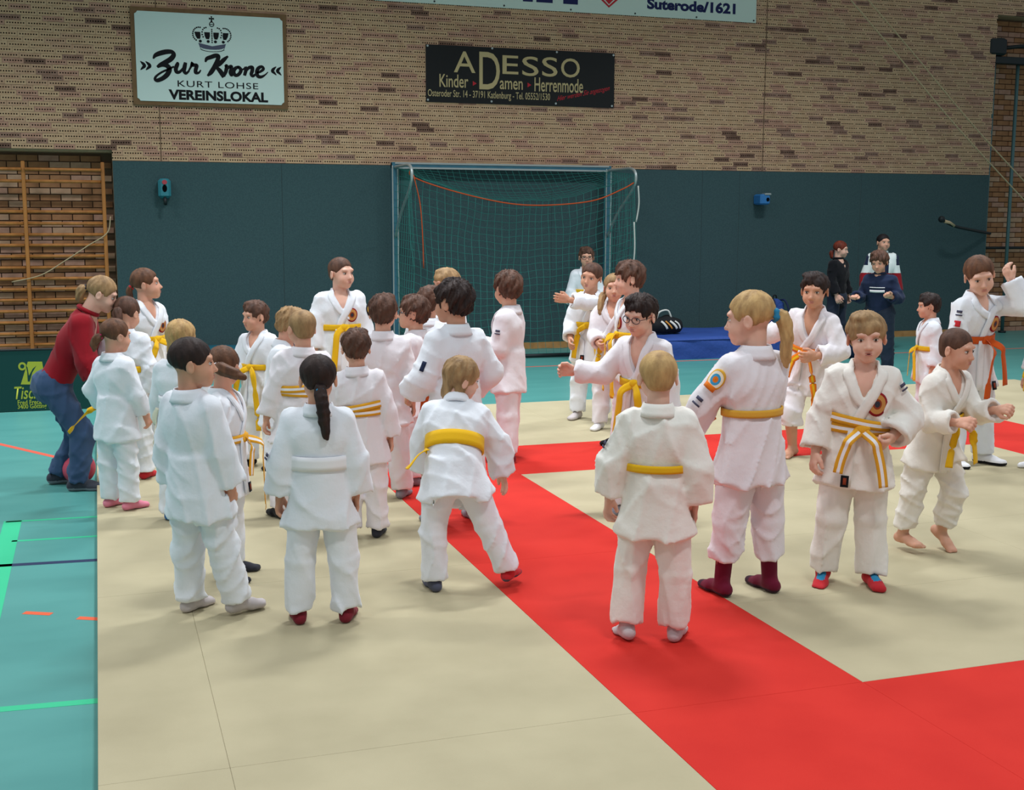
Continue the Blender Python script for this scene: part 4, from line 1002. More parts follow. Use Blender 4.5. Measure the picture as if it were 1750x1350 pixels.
under(tb, poly('emblem_print', [(c[0], WALL_Y-.0137, tz+.115), (c[0]+.165, WALL_Y-.0137, tz+.26), (c[0]+.165, WALL_Y-.0137, tz+.43), (c[0]-.165, WALL_Y-.0137, tz+.43), (c[0]-.165, WALL_Y-.0137, tz+.26)], MAT('banner_white'), None, .001))
under(tb, poly('emblem_print', [(c[0], WALL_Y-.0149, tz+.13), (c[0]+.14, WALL_Y-.0149, tz+.265), (c[0]+.14, WALL_Y-.0149, tz+.42), (c[0]-.14, WALL_Y-.0149, tz+.42), (c[0]-.14, WALL_Y-.0149, tz+.265)], MAT('print_red'), None, .001))
for px in (742, 861, 975, 1085, 1190, 1288):
    X = ONWALL(px, 10)[0]; an = np.arange(10)*2*np.pi/10; under(tb, poly('grommet', [(X+.012*math.cos(q), WALL_Y-.0125, tz+.03+.012*math.sin(q)) for q in an], MAT('steel_dark'), None, .004))
# ---------------------------------------------------------------- wall bars in the left niche
wbx = [ONWALL(px, 420)[0] for px in (-120, 46, 181)]; by = WALL_Y-.0
bars = empty('wall_bars', (wbx[1], by, FZ)); tag(bars, 'wooden gymnastics wall bars with round rungs in the brick niche at the left', 'wall bars')
ztop = ONWALL(42, 275)[2]
for x in wbx: under(bars, put('upright', bevel_box(x-.022, x+.022, by-.005, by+.075, FZ, ztop, .006), MAT('wood')))
rung_px = [290, 310, 362, 382, 401, 419, 438, 457, 476, 494, 512, 531, 550, 569, 588, 607, 626]
for py in rung_px:
    z = ONWALL(110, py)[2]
    for x0, x1, s_ in ((wbx[0]+.02, wbx[1]-.02, 0), (wbx[1]+.02, wbx[2]-.02, 0)):
        rv, rf = tube(np.linspace((x0, by+.03-(.05 if py == 290 else 0), z), (x1, by+.03-(.05 if py == 290 else 0), z), 3), .020, 10); under(bars, put('rung', (rv, rf), MAT('wood'), None, True))
rp = put('hanging_rope', tube(catmull([ONWALL(189, 370, by-.06), ONWALL(183, 398, by-.05), ONWALL(150, 420, by-.05), ONWALL(112, 445, by-.05), ONWALL(70, 470, by-.04), ONWALL(20, 482, by-.04)], 40), .007, 7), MAT('rope_pale'), None, True); tag(rp, 'thin pale rope slung diagonally across the wooden wall bars', 'rope')
# ---------------------------------------------------------------- poles and bracket in the right niche, climbing ropes
for px, lab in ((1696, 'slim grey steel pole at the edge of the right brick niche'), (1736, 'slim grey steel pole standing inside the right brick niche')):
    X = ONWALL(px, 300)[0]; e_ = empty('gym_pole', (X, WALL_Y+.1, FZ)); tag(e_, lab, 'pole', 'poles in the right niche')
    zt = ONWALL(px, 106)[2]; tv, tf = tube([(X, WALL_Y+.1, FZ), (X, WALL_Y+.1, 1.5), (X, WALL_Y+.1, zt)], .028, 12); under(e_, put('tube', (tv, tf), MAT('pole_teal'), None, True))
    tv, tf = tube([(X, WALL_Y+.1, FZ), (X, WALL_Y+.1, FZ+.03)], .06, 14); under(e_, put('foot_plate', (tv, tf), MAT('steel_dark'), None, True))
X0 = ONWALL(1694, 80)[0]; Zb = ONWALL(1694, 105)[2]; br = empty('ceiling_bracket', (X0, WALL_Y+.1, Zb)); tag(br, 'black steel bracket with a diagonal arm above the poles in the right niche', 'bracket')
under(br, put('crossbar', bevel_box(X0-.02, X0+2.2, WALL_Y+.02, WALL_Y+.16, Zb-.02, Zb+.09, .01), MAT('steel_dark'))); under(br, put('housing', bevel_box(X0-.03, X0+.30, WALL_Y-.02, WALL_Y+.2, Zb+.10, Zb+.36, .03), MAT('steel_dark')))
tv, tf = tube([(X0+.28, WALL_Y+.08, Zb+.22), (X0+1.2, WALL_Y+.05, Zb+.33), (X0+2.2, WALL_Y+.05, Zb+.42)], .03, 8); under(br, put('arm', (tv, tf), MAT('steel_dark'), None, True))
for dx, lab in ((0, 'lower of two pale ropes pulled diagonally across the brick wall at the right'), (30, 'upper of two pale ropes pulled diagonally across the brick wall at the right')):
    pts = [ONWALL(1420+dx, -40, 15.6), ONWALL(1530+dx, 90, 15.6), ONWALL(1640+dx, 222, 15.6), ONWALL(1790+dx, 385, 15.6)]
    tag(put('gym_rope', tube(catmull(pts, 24), .011, 8), MAT('rope_pale'), None, True), lab, 'rope', 'ropes at the right wall')
zc = ONWALL(1740, 424)[2]; tag(put('niche_rail', tube([(NRX+.02, WALL_Y+.22, zc), (NRX+.8, WALL_Y+.22, zc), (NRX+2.4, WALL_Y+.22, zc)], .022, 8), MAT('steel_dark'), None, True), 'thin dark horizontal rail across the right brick niche', 'rail')
# lever handle on the guard at the right
lv = empty('lever_handle', ONWALL(1690, 400)); tag(lv, 'dark lever with a pale grip sticking out from the wall guard', 'lever')
P3 = [ONWALL(1612, 377, 15.55), ONWALL(1630, 386, 15.6), ONWALL(1655, 392, 15.75), ONWALL(1692, 399, 16.0)]
under(lv, put('shaft', tube(catmull(P3, 16), .022, 8), MAT('steel_dark'), None, True)); under(lv, put('grip', tube([P3[0]+V(.02, 0, -.01), (P3[0]+P3[1])/2+V(.01, -.01, .008), P3[1]], .026, 8), MAT('rope_pale'), None, True)); under(lv, put('end_knob', ball(P3[0]-V(.03, 0, -.02), .05), MAT('steel_dark'), None, True))
# anchor boxes on the guard
c = ONWALL(281, 322, 15.93); ab = empty('wall_anchor', c); tag(ab, 'small teal anchor box with a red dot on the wall guard at the left', 'wall box')
an = np.linspace(0, 2*np.pi, 16, endpoint=False); oc = [(c[0]+.075*math.cos(q)*(1 if abs(math.cos(q)) < .95 else 1), 15.93, c[2]+(.115 if math.sin(q) > 0 else .10)*math.sin(q)) for q in an]
under(ab, poly('housing', oc, MAT('anchor_teal'), None, .0)) if False else None
hv_, hf_ = bevel_box(c[0]-.075, c[0]+.075, 15.86, 16.02, c[2]-.12, c[2]+.12, .03); under(ab, put('housing', (hv_, hf_), MAT('anchor_teal')))
under(ab, poly('slot', [(c[0]+.028*math.cos(q), 15.858, c[2]+.0+.045*math.sin(q)) for q in an], MAT('hole_black'), None, .003)); under(ab, poly('red_dot', [(c[0]+.03*math.cos(q), 15.858, c[2]+.075+.028*math.sin(q)) for q in an], MAT('dot_red'), None, .006)); under(ab, put('hook', tube([(c[0], 15.9, c[2]-.1), (c[0], 15.84, c[2]-.15), (c[0], 15.86, c[2]-.2)], .02, 8), MAT('steel_dark'), None, True))
c = ONWALL(1303, 341, 15.9); ab = empty('wall_anchor', c); tag(ab, 'small bright blue anchor box with a round hole on the wall guard at the right', 'wall box')
under(ab, put('housing', bevel_box(c[0]-.085, c[0]+.075, 15.80, 16.02, c[2]-.075, c[2]+.075, .02), MAT('anchor_blue'))); under(ab, poly('hole', [(c[0]+.03+.024*math.cos(q), 15.798, c[2]+.028*math.sin(q)) for q in an], MAT('hole_black'), None, .004)); under(ab, put('cap', bevel_box(c[0]-.02, c[0]+.085, 15.79, 15.9, c[2]+.06, c[2]+.09, .008), MAT('steel')))
# ---------------------------------------------------------------- handball goal turned with its net to the hall
gx0, gx1 = ONWALL(675, 400, 15.9)[0], ONWALL(1037, 400, 15.9)[0]; gy = 15.9; gz1 = ONWALL(860, 286, gy)[2]
gl = empty('handball_goal', ((gx0+gx1)/2, gy, FZ)); tag(gl, 'handball goal with worn white and blue frame and green net standing against the wall guard', 'goal')
mk('goal_blue', '356a7c', .5, .4, (8, '2c5c70', .8))
for x in (gx0, gx1):
    under(gl, put('post', bevel_box(x-.04, x+.04, gy-.04, gy+.04, FZ, gz1+.04, .006), MAT('goal_blue')))
    for dx in (-.034, .034): under(gl, put('post_edge', box_vf(x+dx-.008, x+dx+.008, gy-.046, gy-.03, FZ+.1, gz1), MAT('steel')))
under(gl, put('crossbar', bevel_box(gx0-.04, gx1+.04, gy-.042, gy+.038, gz1-.04, gz1+.042, .006), MAT('goal_blue')))
for dz in (-.03, .03): under(gl, put('crossbar_edge', box_vf(gx0, gx1, gy-.05, gy-.03, gz1+dz-.01, gz1+dz+.012), MAT('steel')))
GD = .95; ga = gy-GD
for x in (gx0, gx1):
    q = catmull([(x, gy, gz1-.02), (x, gy-.45, gz1-.02), (x, ga+.12, gz1-.03), (x, ga, gz1-.13), (x, ga+.1, gz1-.3), (x, gy-.35, gz1-.62), (x, gy, gz1-.95)], 30); under(gl, put('net_arm', tube(q, .02, 8), MAT('steel'), None, True))
    under(gl, put('base_runner', tube([(x, gy, FZ+.03), (x, gy-.5, FZ+.03), (x, ga, FZ+.03)], .022, 8), MAT('steel_dark'), None, True))
under(gl, put('base_bar', tube([(gx0, ga, FZ+.03), ((gx0+gx1)/2, ga, FZ+.03), (gx1, ga, FZ+.03)], .024, 8), MAT('steel_dark'), None, True))
# net: knotted mesh of 10 cm squares, one part
def net_patch(fn, nu, nv, sub=3):
    vs, fs, n_ = [], [], 0
    def line(P):
        nonlocal n_
        v_, f_ = tube(P, .0027, 3); f_ = f_[:(len(P)-1)*3]; vs.append(v_); fs.append(f_+n_); n_ += len(v_)
    for i in range(nu+1): line(np.array([fn(i/nu, t_) for t_ in np.linspace(0, 1, nv*sub//2+1)]))
    for j in range(nv+1): line(np.array([fn(t_, j/nv) for t_ in np.linspace(0, 1, nu*sub//2+1)]))
    return np.concatenate(vs), np.concatenate(fs)
wob = lambda u, v_: .02*math.sin(9*u+5*v_)+.014*math.sin(23*u-11*v_)
top_d = lambda u: ga+.10+.10*math.sin(math.pi*u); sag = lambda u: .36*math.sin(math.pi*u)**.8
def net_back(u, v_):
    x = gx0+(gx1-gx0)*u; z1 = gz1-.10-sag(u); z = FZ+.03+(z1-FZ-.03)*v_; y = ga+(top_d(u)-ga)*v_+.12*math.sin(math.pi*v_)*math.sin(math.pi*u)
    return (x+wob(u, v_)*.8, y+wob(v_, u), z+wob(u*2, v_)*.5)
def net_top(u, v_):
    a = np.array(net_back(u, 1.0)); b = np.array((gx0+(gx1-gx0)*u, gy-.03, gz1-.03)); q = a+(b-a)*v_; q[2] -= .10*math.sin(math.pi*v_)*math.sin(math.pi*u); q[0] += wob(u, v_)*.5; return q
def net_side(x):
    def f_(u, v_):
        q0_ = np.array((x, gy-.02, FZ+.03+(gz1-.06-FZ)*v_)); q1_ = np.array((x, ga, FZ+.03+(gz1-.13-FZ)*v_)); q = q0_+(q1_-q0_)*u; q[0] += .02*math.sin(7*v_+4*u); return q
    return f_
nets = [net_patch(net_back, 32, 22), net_patch(net_top, 32, 10), net_patch(net_side(gx0), 10, 24), net_patch(net_side(gx1), 10, 24)]
v, f, mi = join([(a, b, 0) for a, b in nets]); o = under(gl, put('net', (v, f), MAT('net_green'), None, False)); o['kind'] = 'stuff'
rc = catmull([(gx0+.0, ga+.02, gz1-.06), (gx0+.02, ga+.05, gz1-.17), (gx0+.5, ga+.05, gz1-.33), (gx0+1.2, ga+.03, gz1-.48), (gx0+1.75, ga, gz1-.51), (gx0+2.4, ga, gz1-.45), (gx1-.2, ga, gz1-.3), (gx1, ga+.02, gz1-.2)], 50)
o = under(gl, put('red_cord', tube(rc, .009, 6), MAT('rope_red'), None, True)); o['label'] = 'thin red cord sagging across the net'
under(gl, put('red_cord', tube(catmull([(gx0+.02, ga+.0, gz1-.15), (gx0+.10, ga-.0, gz1-.5), (gx0+.13, ga+.0, gz1-.9), (gx0+.14, ga, gz1-1.3)], 16), .007, 6), MAT('rope_red'), None, True))
for x_, z0_, z1_ in ((gx1+.03, .25, .72), (gx1-.02, .72, 1.45)): under(gl, put('white_cord', tube(catmull([(x_, ga-.01, gz1-z0_), (x_+.01, ga-.02, gz1-(z0_+z1_)/2), (x_-.02, ga-.01, gz1-z1_)], 12), .010, 6), MAT('rope_white'), None, True))
# ---------------------------------------------------------------- thick mats at the wall, barrier board, ball
def soft_mat(name, x0, x1, y0, y1, z1, mat, label):
    S = Shape(); n_x = 28; n_y = 10; n_z = 4; vs = []
    root = empty(name, ((x0+x1)/2, (y0+y1)/2, FZ)); tag(root, label, 'mat')
    r = .04; z0 = FZ+.001
    X = np.linspace(x0, x1, n_x); Yv = np.linspace(y0, y1, n_y)
    prof = [(0, 0), (0, .25), (0, .5), (0, .78), (r*.3, .93), (r, 1.0)]
    ring = lambda i, zf: [(x, y0+i, zf) for x in np.linspace(x0+i, x1-i, n_x)]+[(x1-i, y, zf) for y in np.linspace(y0+i, y1-i, n_y)[1:]]+[(x, y1-i, zf) for x in np.linspace(x1-i, x0+i, n_x)[1:]]+[(x0+i, y, zf) for y in np.linspace(y1-i, y0+i, n_y)[1:-1]]
    rings = [np.array(ring(i, z0+(z1-z0)*t_)) for i, t_ in prof]
    for q in (.25, .6, .9):
        rings.append(np.array(ring(r+(min(x1-x0, y1-y0)/2-r)*q, z1+.012*q)))
    n_ = len(rings[0])
    for k, R__ in enumerate(rings):
        s_ = R__[:, 0]*5+R__[:, 1]*7; amp = .012 if 0 < k < 5 else (.008 if k >= 5 else .0)
        R__[:, 2] += amp*np.sin(s_*1.3+k)*(0 if k < 1 else 1)*.8; 
        if 0 < k < 5: R__[:, 1] += np.where(R__[:, 1] < (y0+y1)/2, 1, 0)*amp*np.sin(s_*2.1+k*2)
    v_ = np.concatenate(rings); f_ = [(k*n_+i, k*n_+(i+1) % n_, (k+1)*n_+(i+1) % n_, (k+1)*n_+i) for k in range(len(rings)-1) for i in range(n_)]
    m = len(rings)-1; fl_ = [np.array(f_), np.array([[m*n_+i for i in range(n_)]])]
    o = under(root, put('cover', (v_, fl_), MAT(mat), None, True))
    sv, sf = tube(np.array(ring(.002, z0+(z1-z0)*.90)), .007, 5, True); under(root, put('seam_piping', (sv, sf), MAT(mat), None, True))
    return root
a, b = FLOOR(300, 634, FZ), FLOOR(600, 624, FZ); ztm = ONWALL(430, 603, a[1])[2]
soft_mat('landing_mat', a[0], min(b[0]+.1, gx0-.14), a[1]+.0, 15.95, ztm, 'mat_teal', 'thick teal landing mat lying against the wall guard behind the children at the left')
a, b = FLOOR(1075, 616, FZ), FLOOR(1345, 608, FZ); zbm = ONWALL(1200, 577, 14.2)[2]
soft_mat('landing_mat', max(a[0], gx1+.12), b[0], 14.2, 15.6, zbm, 'mat_blue', 'thick blue landing mat with bags on it in front of the wall guard')
ty = FLOOR(50, 703, FZ)[1]; tx1_ = ONWALL(160, 640, ty)[0]; tx0_ = tx1_-2.33; ttz = ONWALL(60, 597, ty)[2]
bb = empty('barrier_board', ((tx0_+tx1_)/2, ty, FZ)); tag(bb, 'dark green table tennis barrier with lime lettering behind the woman in red', 'barrier')
under(bb, put('panel', bevel_box(tx0_, tx1_, ty, ty+.02, FZ+.002, ttz, .004), MAT('board_green'))); under(bb, put('top_rail', bevel_box(tx0_, tx1_, ty-.004, ty+.026, ttz-.012, ttz+.006, .004), MAT('steel_dark')))
for x in (tx0_+.3, tx1_-.3): under(bb, put('foot', bevel_box(x-.02, x+.02, ty+.02, ty+.25, FZ, FZ+.02, .004), MAT('steel_dark')))
def tmap(px, py): c = ONWALL(px, py, ty-.001); return c[0], c[2]
def tpoly(pts, nm='logo_print', m='print_lime'): under(bb, poly(nm, [(tmap(*p)[0], ty-.0005, tmap(*p)[1]) for p in pts], MAT(m), None, .001))
tpoly([(47.5, 618), (72, 618), (78, 657), (35.5, 657)]); tpoly(arc(38, 626, 7, 7, 0, 345, 18)); under(bb, poly('logo_print', [(tmap(*p)[0], ty-.0016, tmap(*p)[1]) for p in arc(38, 626, 3.6, 3.6, 0, 340, 14)], MAT('board_green'), None, .0005))
under(bb, poly('logo_print', [(tmap(*p)[0], ty-.0016, tmap(*p)[1]) for p in ((44, 624), (47, 628), (49.5, 642), (56, 630), (62, 625), (55, 637), (51, 652), (47.5, 652), (46.5, 636))], MAT('board_green'), None, .0005))
def ttext(t_, x0, x1, y0, y1, **k): a = tmap(x0, y0); b = tmap(x1, y1); under(bb, text_on(None, 'lettering', t_, a[0], b[0], b[1], a[1], ty-.0012, 'print_lime', **k))
ttext('Tisch', 24, 68, 661, 681, shear=.25, bold=.01); ttext('Fred Freck', 30, 72, 684, 690.5, bold=.015); ttext('3400 Götting', 30, 80, 691.5, 699, bold=.015)
c = FLOOR(146, 826, FZ); rb_ = .11; c[0] = XL_-rb_-.004; o = put('exercise_ball', ball((0, 0, 0), rb_, None, 40, 24), MAT('ball_pink'), None, True, (c[0], c[1], FZ+rb_)); tag(o, 'pink rubber ball on the turquoise floor beside the woman in red', 'ball')
# ---------------------------------------------------------------- bags
def lump(name, prims, mat, loc, label, cat, amp=.008, seed=1, vox=.012, extra=()):
    root = empty(name, loc); tag(root, label, cat); S = Shape()
    for p in prims: S.add(p, .05)
    S.disp = wrinkles(seed, amp, 24, 5); S.inter(p_half(V(0, 0, .002), V(0, 0, -1)), .004)
    v_, f_ = S.mesh(vox); new_obj('body', np_mesh('body', v_, f_), root, (MAT(mat),)); return root, S
c = ONWALL(1132, 553, 14.75); c = V(c[0], 14.75, zbm+.02)
r_, S_ = lump('sports_bag', [p_cone((-.18, 0, .09), (.18, 0, .09), .11, .11), p_cone((0, .02, .1), (.08, .04, .16), .10, .08)], 'bag_black', c, 'black sports bag with white and orange flashes on the blue landing mat', 'bag', .006, 3)
for i_, (x, m_, a_) in enumerate(((-.02, 'bag_white', .03), (.05, 'bag_orange', .02), (.12, 'bag_white', .03), (.19, 'bag_white', .02))):
    q = [(x-.05, -.2, .24), (x-.02, -.2, .18), (x+.02, -.2, .10), (x+.04, -.2, .04)]; bv, bf, bm2 = surf_band(S_, catmull(q, 10), a_, .003, .008, 2); new_obj('flash', np_mesh('flash', bv, bf), r_, (MAT(m_),))
new_obj('handle', np_mesh('handle', *tube(catmull([(-.1, -.02, .18), (-.06, -.03, .28), (.06, -.03, .30), (.12, -.02, .2)], 14), .012, 6)), r_, (MAT('bag_white'),))
c = ONWALL(1326, 545, 14.9); c = V(c[0], 14.9, zbm+.012)
r_, S_ = lump('backpack', [p_cone((0, 0, .12), (0, .02, .30), .15, .12, (0, 1, 0), .75), p_cone((0, -.06, .1), (0, -.06, .18), .10, .08)], 'bag_blue', c, 'crumpled blue backpack standing on the right end of the blue landing mat', 'backpack', .012, 5)
for sx in (-.07, .07): new_obj('strap', np_mesh('strap', *tube(catmull([(sx, .02, .40), (sx*1.2, -.08, .40), (sx*1.5, -.15, .28), (sx*1.4, -.14, .12)], 14), .014, 6)), r_, (MAT('bag_navy'),))
new_obj('grab_loop', np_mesh('grab_loop', *tube(catmull([(-.03, .05, .40), (-.02, .05, .46), (.02, .05, .46), (.03, .05, .40)], 10), .01, 6)), r_, (MAT('bag_black'),))
c = FLOOR(1358, 606, FZ)
r_, S_ = lump('holdall', [p_cone((-.16, 0, .18), (.2, 0, .2), .2, .19), p_cone((-.02, 0, .35), (.14, 0, .42), .15, .12)], 'bag_black', V(c[0]+.42, 15.2, FZ), 'bulky black holdall with a red panel on the floor beside the blue landing mat', 'bag', .012, 7)
bv, bf, bm2 = surf_band(S_, catmull([(-.12, -.1, .40), (-.02, -.15, .46), (.1, -.15, .50)], 10), .07, .004, .008, 2); new_obj('red_panel', np_mesh('red_panel', bv, bf), r_, (MAT('cloth_scarlet'),))
c = FLOOR(1445, 607, FZ)
r_, S_ = lump('duffel_bag', [p_cone((-.22, 0, .16), (.22, 0, .16), .17, .17), p_cone((-.1, 0, .24), (.15, 0, .24), .1, .1)], 'bag_navy', V(c[0], 13.75, FZ), 'dark blue duffel bag with a white strap before the woman in black', 'bag', .01, 9)
new_obj('strap', np_mesh('strap', *tube(catmull([(-.1, -.12, .28), (-.08, -.1, .42), (.0, -.06, .52), (.06, -.08, .45), (.02, -.12, .32), (.1, -.12, .27)], 24), .014, 6)), r_, (MAT('bag_white'),))
